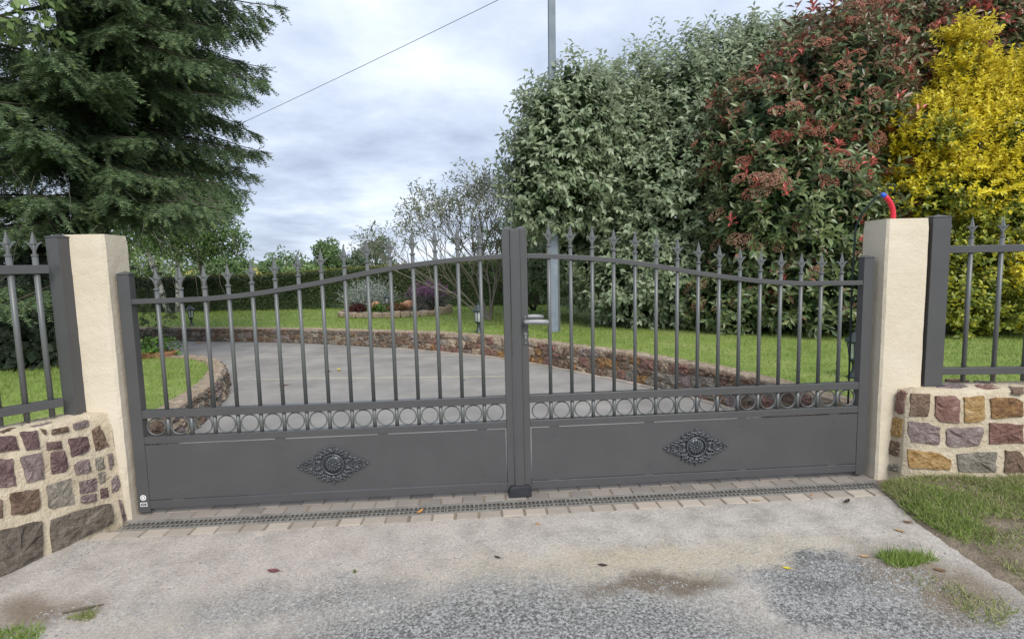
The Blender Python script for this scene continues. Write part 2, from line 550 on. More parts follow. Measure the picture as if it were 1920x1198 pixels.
def shell(blobs, n, tmin=.8, tmax=1.0, amp=.13, zmin=.28, back=.55):
    """points on the lumpy union of ellipsoids (x,y,z,rx,ry,rz), with outward normals"""
    B = np.array(blobs, float)
    a = np.array([(b[3] * b[4] + b[4] * b[5] + b[3] * b[5]) for b in B])
    P, Nn = [], []
    got = 0
    for _ in range(40):
        k = rng.choice(len(B), size=n, p=a / a.sum())
        d = rdir(n)
        t = rng.uniform(tmin, tmax, n)
        c, r = B[k, :3], B[k, 3:]
        lm = lump(c + d * r, amp)
        p = c + d * r * (t * lm)[:, None]
        nn_ = unit(d / r)
        q = np.linalg.norm((p[:, None, :] - B[None, :, :3]) / B[None, :, 3:], axis=2)
        q[np.arange(n), k] = 9
        ok = (q.min(axis=1) > tmin * .93) & (p[:, 2] > zmin)
        ok &= (d[:, 1] < back)
        P.append(p[ok])
        Nn.append(nn_[ok])
        got += ok.sum()
        if got >= n:
            break
    return np.concatenate(P)[:n], np.concatenate(Nn)[:n]


def shoots(P, Nn, m, length, up=.4, out=.7, jit=.5, leaf=.07, wid=.4, spread=.9, droop=0.0, ljit=.35):
    """m leaves spiralling along a shoot from every P; returns leaf P, D, N, L, W"""
    n = len(P)
    d = unit(Nn * out + np.array([0, 0, up]) + rdir(n) * jit)
    ln = length * rng.uniform(.5, 1.2, n)
    i = np.arange(m)
    t = (i + .5) / m
    s1 = unit(np.cross(d, rdir(n)))
    s2 = np.cross(d, s1)
    ang = i * 2.4
    pos = P[:, None, :] + d[:, None, :] * (ln[:, None] * t[None, :])[:, :, None]
    side = s1[:, None, :] * np.cos(ang)[None, :, None] + s2[:, None, :] * np.sin(ang)[None, :, None]
    D = d[:, None, :] * (.35 + .5 * t[None, :, None]) + side * spread + np.array([0, 0, -droop]) + rng.normal(size=(n, m, 3)) * .18
    Nl = d[:, None, :] * .9 + np.array([0, 0, .5]) + rng.normal(size=(n, m, 3)) * .25
    sz = leaf * rng.uniform(1 - ljit, 1 + ljit, (n, m))
    f = lambda a: a.reshape(-1, 3)
    return f(pos), f(D), f(Nl), sz.ravel(), (sz * wid).ravel()

WB = {}


def wempty(name, loc, label, cat, group=None):
    """thing whose parts are given in world coordinates"""
    o = empty(name, loc, label, cat, group)
    WB[o.name] = Matrix.Translation(-Vector(loc))
    return o


_obj0 = obj


def obj(name, me, parent=None, bevel=0):
    o = _obj0(name, me, parent, bevel)
    if parent is not None and parent.name in WB:
        o.matrix_parent_inverse = WB[parent.name]
    return o


GZ = -.02


def gz(x, y):
    return GZ + .03 * min(0.0, y + .25)


# ---------------------------------------------------------------- ground, drive, lawns
n_ = 40
V_ = [(0, 8, -.12)]
F_ = []
rings = [14, 30, 60, 120, 300, 900, 2000]
for R_ in rings:
    for k in range(n_):
        t = 2 * math.pi * k / n_
        V_.append((R_ * math.cos(t), 8 + R_ * math.sin(t), -.12 - (.002 * R_ if R_ < 400 else .8)))
for k in range(n_):
    F_.append((0, 1 + k, 1 + (k + 1) % n_))
for i in range(len(rings) - 1):
    for k in range(n_):
        a, b = 1 + i * n_ + k, 1 + i * n_ + (k + 1) % n_
        F_.append((a, a + n_, b + n_, b))
o = MB().add(V_, F_).build('ground', M['field'])
tag(o, kind='structure')

drive = MB().add([(-16, .145, GZ), (2.6, .145, GZ), (3.2, 3, GZ), (3.2, 11, GZ), (-16, 11, GZ)], [(0, 1, 2, 3, 4)]).build('driveway', M['drive'])
tag(drive, kind='structure')


def strip(path, w, z, z1):
    mb = MB()
    pts = [Vector((p[0], p[1], 0)) for p in path]
    L_, R_ = [], []
    for i, p in enumerate(pts):
        d = (pts[min(i + 1, len(pts) - 1)] - pts[max(i - 1, 0)]).normalized()
        nrm = Vector((-d.y, d.x, 0)) * w / 2
        j = Vector((random.uniform(-1, 1), random.uniform(-1, 1), 0)) * w * .25
        L_.append(p + nrm + j)
        R_.append(p - nrm + j)
    vs = [(p.x, p.y, z1) for p in L_] + [(p.x, p.y, z1) for p in R_] + [(p.x, p.y, z) for p in L_] + [(p.x, p.y, z) for p in R_]
    n = len(pts)
    fs = []
    for i in range(n - 1):
        fs += [(n + i, n + i + 1, i + 1, i), (i, i + 1, 2 * n + i + 1, 2 * n + i), (n + i + 1, n + i, 3 * n + i, 3 * n + i + 1)]
    return mb.add(vs, fs)


def wob(a, b, n, amp):
    a, b = Vector(a), Vector(b)
    return [tuple(a.lerp(b, i / n) + Vector((random.uniform(-amp, amp), random.uniform(-amp, amp)))) for i in range(n + 1)]


strip(wob((-2.95, 3.75), (.15, 3.35), 26, .012), .024, GZ - .004, GZ + .004).build('expansion_joint', M['seam'], drive)
strip(wob((-4.4, 5.6), (-.3, 5.05), 26, .012), .012, GZ - .004, GZ + .004).build('expansion_joint', M['seam'], drive)

# --- apron: worn asphalt and gravel outside the gate
m_, nt_, p_ = base_mat('worn_apron')
g_ = nd(nt_, 'ShaderNodeNewGeometry').outputs['Position']
sep_ = nd(nt_, 'ShaderNodeSeparateXYZ', {0: g_})
wn_ = nd(nt_, 'ShaderNodeTexNoise', {'Vector': g_, 'Scale': 4.5, 'Detail': 6.0, 'Roughness': .62}).outputs[1]
wv_ = nd(nt_, 'ShaderNodeVectorMath', {0: wn_, 1: (.5, .5, .5)}, operation='SUBTRACT').outputs[0]


def patch_mask(cx, cy, rx, ry, soft=.35, warp=.5):
    q = nd(nt_, 'ShaderNodeVectorMath', {0: wv_}, operation='SCALE')
    q.inputs['Scale'].default_value = warp
    a = nd(nt_, 'ShaderNodeVectorMath', {0: g_, 1: q.outputs[0]}, operation='ADD').outputs[0]
    mp = nd(nt_, 'ShaderNodeMapping', {'Vector': a, 'Location': (-cx / rx, -cy / ry, 0), 'Scale': (1 / rx, 1 / ry, 0)}).outputs[0]
    ln = nd(nt_, 'ShaderNodeVectorMath', {0: mp}, operation='LENGTH').outputs['Value']
    mr = nd(nt_, 'ShaderNodeMapRange', {'Value': ln, 'From Min': 1 - soft, 'From Max': 1 + soft, 'To Min': 1.0, 'To Max': 0.0})
    return mr.outputs[0]


fine_ = mth(nt_, 'MULTIPLY_ADD', mth(nt_, 'SUBTRACT', noise(nt_, g_, 85, 5, .8), .5), 1.5, .5)
mid_ = noise(nt_, g_, 7, 6, .6)
pale_ = ramp(nt_, mid_, [(.37, .335, .295), (.47, .43, .385), (.54, .495, .44)], [.35, .5, .66])
pale_ = mix(nt_, mth(nt_, 'MULTIPLY', patch_mask(-1.1, -.55, .95, .38, .6), .4), pale_, (.49, .405, .355))
pale_ = mix(nt_, mth(nt_, 'MULTIPLY', patch_mask(.55, -.72, .75, .10, .8), .7), pale_, (.52, .44, .31))
grav_ = ramp(nt_, noise(nt_, g_, 80, 3, .7), [(.075, .075, .073), (.225, .223, .215), (.46, .455, .44)], [.38, .5, .62])
gm_ = mth(nt_, 'MAXIMUM', mth(nt_, 'MAXIMUM', patch_mask(-.15, -1.55, 1.05, .74, .2), patch_mask(1.28, -1.04, .42, .28, .12)), patch_mask(1.5, -1.7, .9, .55, .4))
gm_ = mth(nt_, 'MAXIMUM', gm_, mth(nt_, 'MULTIPLY', patch_mask(-.95, -.86, .45, .11, .6), .75))
c_ = mix(nt_, mth(nt_, 'MULTIPLY', gm_, .92), pale_, grav_)
c_ = mix(nt_, mth(nt_, 'MULTIPLY', patch_mask(1.24, -.92, .28, .13, .25, .35), .55), c_, (.105, .104, .10))
c_ = mix(nt_, mth(nt_, 'MULTIPLY', patch_mask(.50, -.895, .27, .075, .4, .32), .9), c_, (.175, .14, .10))
c_ = mix(nt_, mth(nt_, 'MULTIPLY', patch_mask(1.62, -.98, .24, .24, .35, .45), .85), c_, (.24, .19, .135))
c_ = mix(nt_, mth(nt_, 'MULTIPLY', patch_mask(-2.0, -.80, .22, .10, .6, .3), .85), c_, (.20, .145, .10))
c_ = mix(nt_, mth(nt_, 'MULTIPLY', patch_mask(-1.55, -.98, .3, .1, .7, .3), .6), c_, (.45, .40, .34))
k_ = mth(nt_, 'MULTIPLY_ADD', fine_, 1.1, .47)
c_ = mix(nt_, 1.0, c_, nd(nt_, 'ShaderNodeCombineColor', {0: k_, 1: k_, 2: k_}).outputs[0], 'MULTIPLY')
nt_.links.new(c_, p_.inputs['Base Color'])
p_.inputs['Roughness'].default_value = .9
p_.inputs['Specular IOR Level'].default_value = .25
h_ = mth(nt_, 'ADD', noise(nt_, g_, 150, 5, .7), mth(nt_, 'MULTIPLY', noise(nt_, g_, 14, 5, .6), .8))
bump_in(nt_, p_, h_, .9, .012)
M['apron'] = m_

nx_, ny_ = 150, 120
xs = np.linspace(-7, 7, nx_)
ys = -.258 - (np.linspace(0, 1, ny_) ** 1.6) * 8
X_, Y_ = np.meshgrid(xs, ys)
Z_ = GZ + .03 * (Y_ + .25) + .006 * np.sin(X_ * 3.1 + Y_ * 2) * np.minimum(1, (-.26 - Y_)) + .004 * np.sin(X_ * 9 + 1) * np.sin(Y_ * 11) * np.minimum(1, (-.26 - Y_) * 3)
Vn = np.stack([X_, Y_, Z_], -1).reshape(-1, 3)
ii = np.arange(nx_ - 1)[None, :] + (np.arange(ny_ - 1) * nx_)[:, None]
Fq = np.stack([ii, ii + nx_, ii + nx_ + 1, ii + 1], -1).reshape(-1, 4)
apron = obj('forecourt', np_mesh('forecourt', Vn, [Fq], M['apron'], True))
tag(apron, kind='structure')


def on_apron(x, y):
    return GZ + .03 * (y + .25) + .006 * math.sin(x * 3.1 + y * 2) * min(1, (-.26 - y)) + .004 * math.sin(x * 9 + 1) * math.sin(y * 11) * min(1, (-.26 - y) * 3)


DY0, DY1 = -.168, -.064
# --- paving strip under the gate with the drain
pv = MB().box(-2.16, 2.26, -.256, DY0 - .004, GZ - .06, GZ - .006).box(-2.16, 2.26, DY1 + .004, .15, GZ - .06, GZ - .005).build('threshold_paving', M['joint'])
tag(pv, kind='structure')
pm = []
for k in range(3):
    mb = MB().box(-.0555, .0555, -.0385, .0385, -.045, 0)
    v = mb.v
    for i in range(4, 8):                              # chamfered top edge
        x, y, z = v[i]
        v[i] = (x * .94 + random.uniform(-.001, .001), y * .92 + random.uniform(-.001, .001), 0)
    low = [(x, y, -.006) for x, y, z in v[:4]]
    mb2 = MB().add(v[:4] + low + v[4:8], [(0, 3, 2, 1), (0, 1, 5, 4), (1, 2, 6, 5), (2, 3, 7, 6), (3, 0, 4, 7), (4, 5, 9, 8), (5, 6, 10, 9), (6, 7, 11, 10), (7, 4, 8, 11), (8, 9, 10, 11)])
    pm.append((mb2.mesh('paver', M['paver']), mb2.mesh('paver', M['paver_front'])))
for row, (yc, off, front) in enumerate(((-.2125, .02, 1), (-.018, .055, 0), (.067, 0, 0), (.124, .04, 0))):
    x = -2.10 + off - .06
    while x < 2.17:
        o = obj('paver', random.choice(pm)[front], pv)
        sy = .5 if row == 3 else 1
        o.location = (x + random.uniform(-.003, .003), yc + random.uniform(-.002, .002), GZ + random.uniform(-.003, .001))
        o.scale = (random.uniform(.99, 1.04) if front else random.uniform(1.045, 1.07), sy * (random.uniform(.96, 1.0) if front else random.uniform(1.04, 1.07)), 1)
        o.rotation_euler = (random.uniform(-.006, .006), random.uniform(-.006, .006), random.uniform(-.02, .02))
        x += .1225

# drain channel
dr = wempty('drain_channel', (0, (DY0 + DY1) / 2, GZ - .05), 'long slotted drain channel running across the paving in front of the gate', 'drain')
ch = MB()
ch.box(-2.12, 2.12, DY0 - .003, DY0 + .003, GZ - .05, GZ - .0005)
ch.box(-2.12, 2.12, DY1 - .003, DY1 + .003, GZ - .05, GZ - .0005)
ch.build('channel_edge', M['grate'], dr)
MB().box(-2.11, 2.11, DY0 + .008, DY1 - .008, GZ - .055, GZ - .045).build('channel_floor', M['void'], dr)
x0 = -2.112
for seg in range(5):
    x1 = min(x0 + .845, 2.112)
    g = MB()
    yc = (DY0 + DY1) / 2
    for yy, w in ((DY0 + .011, .008), (yc - .001, .008), (yc + .001, .0078), (DY1 - .011, .008)):
        g.box(x0 + .002, x1 - .002, yy - w / 2, yy + w / 2, GZ - .0075, GZ - .003)
    k = 0
    x = x0 + .006
    while x < x1 - .006:
        w = .010 if k % 3 == 0 else .0065
        g.box(x - w / 2, x + w / 2, DY0 + .013, DY1 - .013, GZ - .007, GZ - .0036)
        x += .0245
        k += 1
    g.build('grate', M['grate'], dr)
    x0 = x1 + .002

# ---------------------------------------------------------------- stones
STL=[('p',[(0.986,1.006),(1.586,0.98),(1.687,0.865),(0.986,0.881)]),
('p',[(1.729,1.003),(2.381,0.994),(2.367,0.836),(1.875,0.843)]),
('p',[(0.987,0.837),(1.413,0.817),(1.498,0.601),(0.987,0.617)]),
('m',[(1.631,0.818),(2.409,0.82),(2.34,0.596),(1.791,0.599)]),
('p',[(2.604,0.882),(3.112,0.866),(3.077,0.793),(2.557,0.818)]),
('p',[(2.639,0.8),(3.11,0.787),(3.127,0.65),(3.007,0.604),(2.533,0.611)]),
('p',[(3.259,0.873),(3.877,0.85),(3.886,0.743),(3.692,0.709),(3.258,0.709)]),
('b',[(4.017,0.898),(4.444,0.918),(4.739,0.713),(4.035,0.692)]),
('m',[(3.245,0.64),(3.445,0.662),(3.753,0.654),(3.779,0.537),(3.264,0.551)]),
('g',[(3.972,0.643),(4.34,0.645),(4.322,0.53),(3.926,0.539)]),
('m',[(4.567,0.649),(4.828,0.651),(4.818,0.548),(4.56,0.496)]),
('m',[(3.305,0.493),(3.889,0.477),(3.821,0.36),(3.222,0.387)]),
('g',[(3.969,0.506),(4.324,0.508),(4.231,0.418),(3.943,0.414)]),
('m',[(4.541,0.416),(4.903,0.455),(4.962,0.348),(4.799,0.298),(4.469,0.302)]),
('m',[(3.222,0.37),(3.779,0.346),(3.739,0.28),(3.312,0.29),(3.171,0.321)]),
('p',[(3.926,0.365),(4.284,0.364),(4.277,0.276),(3.906,0.282)]),
('b',[(0.987,0.549),(1.045,0.545),(1.076,0.393),(0.987,0.401)]),
('b',[(1.254,0.568),(2.145,0.54),(2.119,0.375),(1.64,0.365),(1.278,0.404)]),
('g',[(2.321,0.551),(3.075,0.545),(2.994,0.324),(2.284,0.352)]),
('d',[(0.987,0.333),(2.095,0.288),(2.013,0.011),(1.698,-0.001),(1.002,-0.004),(0.987,-0.001)]),
('d',[(2.241,0.272),(3.108,0.263),(4.409,0.219),(4.326,0.043),(2.688,0.019),(2.147,-0.015)]),
('m',[(4.737,0.235),(4.869,0.212),(5.033,0.015),(4.806,-0.002)]),
('b',[(2.883,0.971),(3.388,0.97),(3.375,0.925),(2.847,0.93)]),
('m',[(3.537,0.98),(3.995,0.984),(3.944,0.924),(3.519,0.929)]),
('b',[(2.492,1.0),(2.687,0.984),(2.67,0.939),(2.576,0.95)])]
STR=[('b',[(1.021,0.997),(1.127,0.986),(1.126,0.727),(1.017,0.743)]),
('r',[(1.15,0.969),(1.265,0.966),(1.291,0.92),(1.295,0.668),(1.185,0.683),(1.154,0.755)]),
('o',[(1.309,0.948),(1.418,0.964),(1.427,0.713),(1.405,0.68),(1.317,0.674)]),
('y',[(1.444,0.931),(1.478,0.953),(1.597,0.943),(1.623,0.899),(1.628,0.742),(1.572,0.731),(1.452,0.719)]),
('m',[(1.008,0.693),(1.124,0.677),(1.192,0.623),(1.201,0.429),(1.035,0.46),(1.011,0.543)]),
('m',[(1.22,0.623),(1.423,0.636),(1.425,0.494),(1.413,0.427),(1.287,0.409),(1.227,0.419)]),
('r',[(1.448,0.68),(1.634,0.662),(1.643,0.458),(1.456,0.445)]),
('o',[(1.01,0.398),(1.2,0.346),(1.266,0.281),(1.261,0.159),(1.02,0.181)]),
('g',[(1.284,0.337),(1.398,0.366),(1.503,0.363),(1.512,0.143),(1.301,0.143)]),
('b',[(1.545,0.386),(1.627,0.382),(1.651,0.3),(1.656,0.146),(1.542,0.138)]),
('r',[(1.645,0.948),(1.758,0.943),(1.765,0.737),(1.652,0.742)]),
('b',[(1.661,0.65),(1.822,0.646),(1.828,0.456),(1.668,0.453)]),
('o',[(1.67,0.388),(1.82,0.38),(1.829,0.151),(1.678,0.147)]),
('m',[(1.782,0.943),(1.891,0.932),(1.898,0.738),(1.789,0.738)]),
('r',[(0.243,0.982),(0.552,1.011),(0.959,1.001),(0.888,0.76),(0.522,0.739),(0.145,0.757)]),
('o',[(0.045,0.701),(0.868,0.713),(0.805,0.499),(-0.01,0.485)]),
('b',[(-0.029,0.435),(0.753,0.449),(0.791,0.285),(0.394,0.272),(0.011,0.283)]),
('g',[(0.138,0.165),(0.599,0.202),(0.809,0.184),(0.831,0.124),(0.177,0.096)])]
TOPL=[('g',[(-2.475,-0.25),(-2.497,-0.171),(-2.43,-0.208),(-2.435,-0.269)]),
('g',[(-2.438,-0.168),(-2.43,-0.118),(-2.377,-0.144),(-2.397,-0.208)]),
('b',[(-2.468,-0.352),(-2.469,-0.289),(-2.435,-0.287),(-2.426,-0.377)]),
('m',[(-2.393,-0.275),(-2.325,-0.219),(-2.323,-0.251),(-2.358,-0.288)])]
TOPR=[('b',[(2.387,0.095),(2.484,0.009),(2.42,-0.051),(2.303,-0.05)]),
('m',[(2.496,-0.021),(2.639,0.016),(2.696,-0.014),(2.657,-0.079),(2.572,-0.115),(2.46,-0.071)]),
('r',[(2.729,-0.034),(2.84,-0.034),(2.795,-0.143),(2.695,-0.156),(2.678,-0.101)]),
('b',[(2.865,-0.107),(2.945,-0.137),(2.84,-0.232),(2.78,-0.221)]),
('r',[(2.704,0.134),(2.811,0.072),(2.761,0.028),(2.674,0.073)]),
('m',[(2.821,0.059),(2.922,0.006),(2.897,-0.024),(2.78,0.008)])]


def stone_mesh(pts, nrm, proud=.014, mat=None, jit=.10):
    """pts: outline in 3-D (on the wall face), nrm: outward"""
    pts = [Vector(p) for p in pts]
    nrm = Vector(nrm).normalized()
    c = sum(pts, Vector()) / len(pts)
    per = sum((pts[i] - pts[i - 1]).length for i in range(len(pts)))
    n = 20
    ring = []
    for k in range(len(pts)):
        p, q = pts[k], pts[(k + 1) % len(pts)]
        m = max(1, round(n * (q - p).length / per))
        ring += [p.lerp(q, (e + (random.uniform(-.2, .2) if e else random.uniform(0, .08))) / m) for e in range(m)]
    n = len(ring)
    r1 = []
    for p in ring:
        d = p - c
        r1.append(c + d * (1.005 + random.uniform(-jit, jit * .5)))
    vs = [p - nrm * .012 for p in r1]
    vs += [c + (p - c) * .955 + nrm * proud * random.uniform(.5, .9) for p in r1]
    vs += [c + (p - c) * .62 + nrm * proud * random.uniform(.45, 1.6) for p in r1]
    vs.append(c + nrm * proud * random.uniform(.9, 1.3))
    fs = []
    for k in range(n):
        j = (k + 1) % n
        fs += [(k, j, n + j, n + k), (n + k, n + j, 2 * n + j, 2 * n + k), (2 * n + k, 2 * n + j, 3 * n)]
    # orient outwards
    a = vs[2 * n + 1] - vs[2 * n]
    b = vs[3 * n] - vs[2 * n]
    if a.cross(b).dot(nrm) < 0:
        fs = [f[::-1] for f in fs]
    return MB().add(vs, fs).mesh('stone', mat)


class Ruled:
    def __init__(s, rows, z0, z1):
        s.r, s.z0, s.z1 = rows, z0, z1

    def p(s, u, h):
        i = int(min(max(math.floor(u), 0), len(s.r) - 2))
        t = u - i
        (b0, t0), (b1, t1) = s.r[i], s.r[i + 1]
        b = Vector((*b0, s.z0)).lerp(Vector((*b1, s.z0)), t)
        e = Vector((*t0, s.z1)).lerp(Vector((*t1, s.z1)), t)
        return b.lerp(e, h)

    def n(s, u, h):
        a = s.p(u + .02, h) - s.p(u - .02, h)
        b = s.p(u, h + .02) - s.p(u, h - .02)
        q = a.cross(b).normalized()
        return q if q.y < 0 or abs(q.y) < .3 else -q


def front_wall(name, rows, z0, z1, label, stones, tops, thick, back_sign, loc):
    R_ = Ruled(rows, z0, z1)
    w = wempty(name, loc, label, 'wall')
    nU, nH = (len(rows) - 1) * 8, 8
    vs, fs = [], []
    for i in range(nU + 1):
        u = i * (len(rows) - 1) / nU
        for j in range(nH + 1):
            h = j / nH
            p = R_.p(u, h - (.08 if j == 0 else 0))
            if j == nH:
                p = p - R_.n(u, .9) * .008
            vs.append(p + Vector((random.uniform(-1, 1), random.uniform(-1, 1), random.uniform(-1, 1) * .6)) * .0025)
    for i in range(nU):
        for j in range(nH):
            a = i * (nH + 1) + j
            fs.append((a, a + nH + 1, a + nH + 2, a + 1))
    # top and back
    base = len(vs)
    for i in range(nU + 1):
        u = i * (len(rows) - 1) / nU
        f = vs[i * (nH + 1) + nH]
        nr = R_.n(u, 1.0)
        if i < (8 if back_sign > 0 else 0):
            nr = R_.n(1.3, 1.0)
        if back_sign < 0 and u > 3:
            nr = R_.n(2.5, 1.0)
        hb = Vector((nr.x, nr.y, 0)).normalized()
        for dd, dz in ((.006, .006), (thick * .5, .012), (thick, .004), (thick, -.7)):
            vs.append(f - hb * dd + Vector((0, 0, dz)) + Vector((0, 0, random.uniform(-.002, .002))))
    for i in range(nU):
        a0, a1 = i * (nH + 1) + nH, (i + 1) * (nH + 1) + nH
        b0, b1 = base + i * 4, base + (i + 1) * 4
        fs.append((a0, a1, b1, b0))
        for k in range(3):
            fs.append((b0 + k, b1 + k, b1 + k + 1, b0 + k + 1))
    for i in (0, nU):
        st = i * (nH + 1)
        fs.append(tuple([st + j for j in range(nH + 1)] + [base + i * 4 + k for k in range(4)]))
    MB().add(vs, fs).build('mortar_body', M['mortar'], w, True)
    for code, poly in stones:
        cu = sum(q[0] for q in poly) / len(poly)
        chh = sum(q[1] for q in poly) / len(poly)
        big = code == 'd'
        me = stone_mesh([R_.p(*q) for q in poly], R_.n(cu, chh), .018 if big else .010, M['st_' + code], .05 if big else .075)
        obj('stone', me, w)
    for code, poly in tops:
        me = stone_mesh([(x, y, z1 + .004) for x, y in poly], (0, 0, 1), .008, M['st_' + code], .08)
        obj('stone', me, w)
    return w, R_


LROWS = [((-2.86, -1.17), (-2.93, -1.05)), ((-2.379, -.532), (-2.429, -.39)), ((-2.309, -.385), (-2.363, -.327)), ((-2.223, -.231), (-2.299, -.251)),
         ((-2.183, -.114), (-2.226, -.123)), ((-2.14, -.045), (-2.17, -.045))]
RROWS = [((2.205, -.035), (2.235, -.035)), ((2.22, -.136), (2.24, -.114)), ((3.2, -.30), (3.22, -.28)), ((4.6, -.54), (4.62, -.52))]
for (u0, u1, h0, h1, c) in ((.72, .955, .86, .98, 'p'), (.42, .68, .84, .98, 'b'), (.66, .95, .62, .82, 'm'), (.3, .62, .6, .8, 'p'), (.6, .95, .37, .56, 'b'), (.2, .56, .36, .56, 'g'), (.5, .96, .0, .32, 'd'), (.02, .46, .0, .32, 'd')):
    STL.append((c, [(u0, h1), (u1, h1), (u1, h0), (u0, h0)]))
for (u0, u1, h0, h1, c) in ((1.91, 2.02, .74, .94, 'y'), (1.85, 2.0, .45, .65, 'r'), (1.85, 2.05, .15, .38, 'g'), (2.04, 2.15, .7, .95, 'b'), (2.03, 2.2, .43, .65, 'm'), (2.08, 2.25, .14, .38, 'b'), (2.18, 2.3, .7, .95, 'o')):
    STR.append((c, [(u0, h1), (u1, h1), (u1, h0), (u0, h0)]))
TOPL += [('g', [(-2.60, -.50), (-2.52, -.42), (-2.47, -.47), (-2.55, -.55)]), ('b', [(-2.68, -.60), (-2.62, -.53), (-2.58, -.58), (-2.64, -.66)])]
TOPR += [('b', [(2.96, -.06), (3.10, -.09), (3.08, -.16), (2.95, -.13)]), ('m', [(2.99, -.17), (3.15, -.21), (3.13, -.26), (2.98, -.23)])]
front_wall('stone_wall', LROWS, -.03, .57, 'low curved rubble stone wall of dark purple stones left of the gate', STL, TOPL, .21, -1, (-2.4, -.4, -.03))
front_wall('stone_wall', RROWS, -.02, .52, 'low rubble stone wall with ochre and red stones right of the gate', STR, TOPR, .26, 1, (3.2, -.2, -.02))


# ---------------------------------------------------------------- pillars
def pillar(x0, x1, y0, y1, z1, label):
    vs, fs = [], []
    nz = 26
    prof = []
    ch = .012
    for (x, y) in ((x0 + ch, y0), (x1 - ch, y0), (x1, y0 + ch), (x1, y1 - ch), (x1 - ch, y1), (x0 + ch, y1), (x0, y1 - ch), (x0, y0 + ch)):
        prof.append((x, y))
    cx, cy = (x0 + x1) / 2, (y0 + y1) / 2
    for i in range(nz + 1):
        z = GZ - .05 + (z1 - GZ + .05) * i / nz
        k = 1 - (.03 if i == nz else 0)
        for (x, y) in prof:
            vs.append((cx + (x - cx) * k + random.uniform(-.0012, .0012), cy + (y - cy) * k + random.uniform(-.0012, .0012), z))
    n = len(prof)
    for i in range(nz):
        for k in range(n):
            fs.append((i * n + k, i * n + (k + 1) % n, (i + 1) * n + (k + 1) % n, (i + 1) * n + k))
    vs.append((cx, cy, z1 + .006))
    for k in range(n):
        fs.append((nz * n + k, nz * n + (k + 1) % n, len(vs) - 1))
    p = wempty('gate_pillar', (cx, cy, GZ), label, 'pillar')
    MB().add(vs, fs).build('shaft', M['render'], p)


pillar(-2.385, -2.116, -.045, .155, 1.505, 'cream rendered pillar beside the purple stone wall on the left')
pillar(2.133, 2.395, -.045, .155, 1.515, 'cream rendered pillar on the right with a red conduit on top')

# ---------------------------------------------------------------- gate
XR = np.array([0, .18, .25, .325, .43, .505, .565, .625, .69, .75, .81, .875, .94, 1.0])
ZR = np.array([1.165, 1.169, 1.178, 1.191, 1.221, 1.245, 1.267, 1.289, 1.310, 1.326, 1.339, 1.350, 1.358, 1.362])


def zrail(x):
    u = (2.038 - abs(x)) / 1.970
    return float(np.mean([np.interp(min(max(u + d, 0), 1), XR, ZR) for d in (-.03, -.015, 0, .015, .03)]))


# finial: spear with two curled barbs, local origin at the collar
fm = MB()
fm.lathe([(.0135, -.004), (.0150, 0), (.0150, .006), (.0125, .008)], n=12)
fm.lathe([(.0075, .004), (.0075, .040), (.006, .05)], n=8)
fm.add([(0, 0, .030), (.0155, 0, .060), (0, -.010, .060), (-.0155, 0, .060), (0, .010, .060), (0, 0, .124)],
       [(0, 1, 2), (0, 2, 3), (0, 3, 4), (0, 4, 1), (5, 2, 1), (5, 3, 2), (5, 4, 3), (5, 1, 4)])
for s_ in (-1, 1):
    pth = [(s_ * x, 0, z) for x, z in ((.003, .026), (.008, .040), (.015, .053), (.023, .062), (.031, .066), (.034, .064))]
    fm.tube(pth, [.005, .0056, .0052, .0045, .0034, .001], 6)
finial_me = fm.mesh('finial', M['gate_bar'])
ring_me = MB().torus((0, 0, 0), .0465, .0035, 32, 8, .006).mesh('ring', M['gate_bar'], True)
rivet_me = MB().lathe([(.005, 0), (.0045, .002), (.0025, .0035)], n=8, axis='y').mesh('rivet', M['gate'], True)


def spiral(c, r0, r1, a0, a1, rad0, rad1, n=14, y=-.012):
    pth, rr = [], []
    for i in range(n + 1):
        t = i / n
        a = math.radians(a0 + (a1 - a0) * t)
        r = r0 + (r1 - r0) * t
        pth.append((c[0] + r * math.cos(a), y, c[1] + r * math.sin(a)))
        rr.append(rad0 + (rad1 - rad0) * t)
    return pth, rr


def scroll_quadrant(sx, sz):
    q = MB()
    specs = [((.022, .074), .018, .004, 200, -200, .0050, .0032), ((.047, .066), .015, .003, 150, -250, .0046, .003),
             ((.072, .050), .017, .004, 170, -230, .0048, .003), ((.093, .030), .015, .004, 140, -260, .0045, .003),
             ((.118, .024), .015, .003, 170, -200, .0044, .0028), ((.143, .014), .013, .003, 160, -220, .004, .0026),
             ((.168, .008), .010, .002, 150, -200, .0036, .0022), ((.078, .014), .012, .003, 20, 380, .004, .0026),
             ((.105, .004), .010, .002, 40, 330, .0036, .0024)]
    for (c, r0, r1, a0, a1, w0, w1) in specs:
        p, r = spiral(c, r0, r1, a0, a1, w0, w1)
        q.tube([(sx * x, y, sz * z) for x, y, z in p], r, 6)
    for (x, z, r) in ((.036, .090, .0062), (.060, .083, .006), (.086, .068, .0062), (.108, .046, .0055), (.132, .036, .005), (.155, .026, .0045), (.176, .014, .0045), (.022, .074, .006), (.072, .050, .006), (.118, .024, .005)):
        q.ball((sx * x, -.013, sz * z), r, 8, 5)
    for (x0, z0, x1, z1) in ((.055, .03, .075, .058), (.06, .012, .1, .02), (.03, .055, .045, .08), (.1, .02, .15, .010), (.0, .06, .01, .095)):
        q.tube([(sx * x0, -.006, sz * z0), (sx * (x0 + x1) / 2 + .003, -.012, sz * (z0 + z1) / 2 + .003 * sz), (sx * x1, -.006, sz * z1)], [.004, .0055, .003], 6)
    if sz > 0 and sx > 0:
        for z in (.100, -.100):
            q.torus((0, -.010, z), .008, .003, 12, 6)
            q.ball((0, -.011, z), .0035)
        for x in (.188, -.188):
            q.ball((x, -.010, 0), .006, 8, 5, (1.5, 1, 1))
    return q


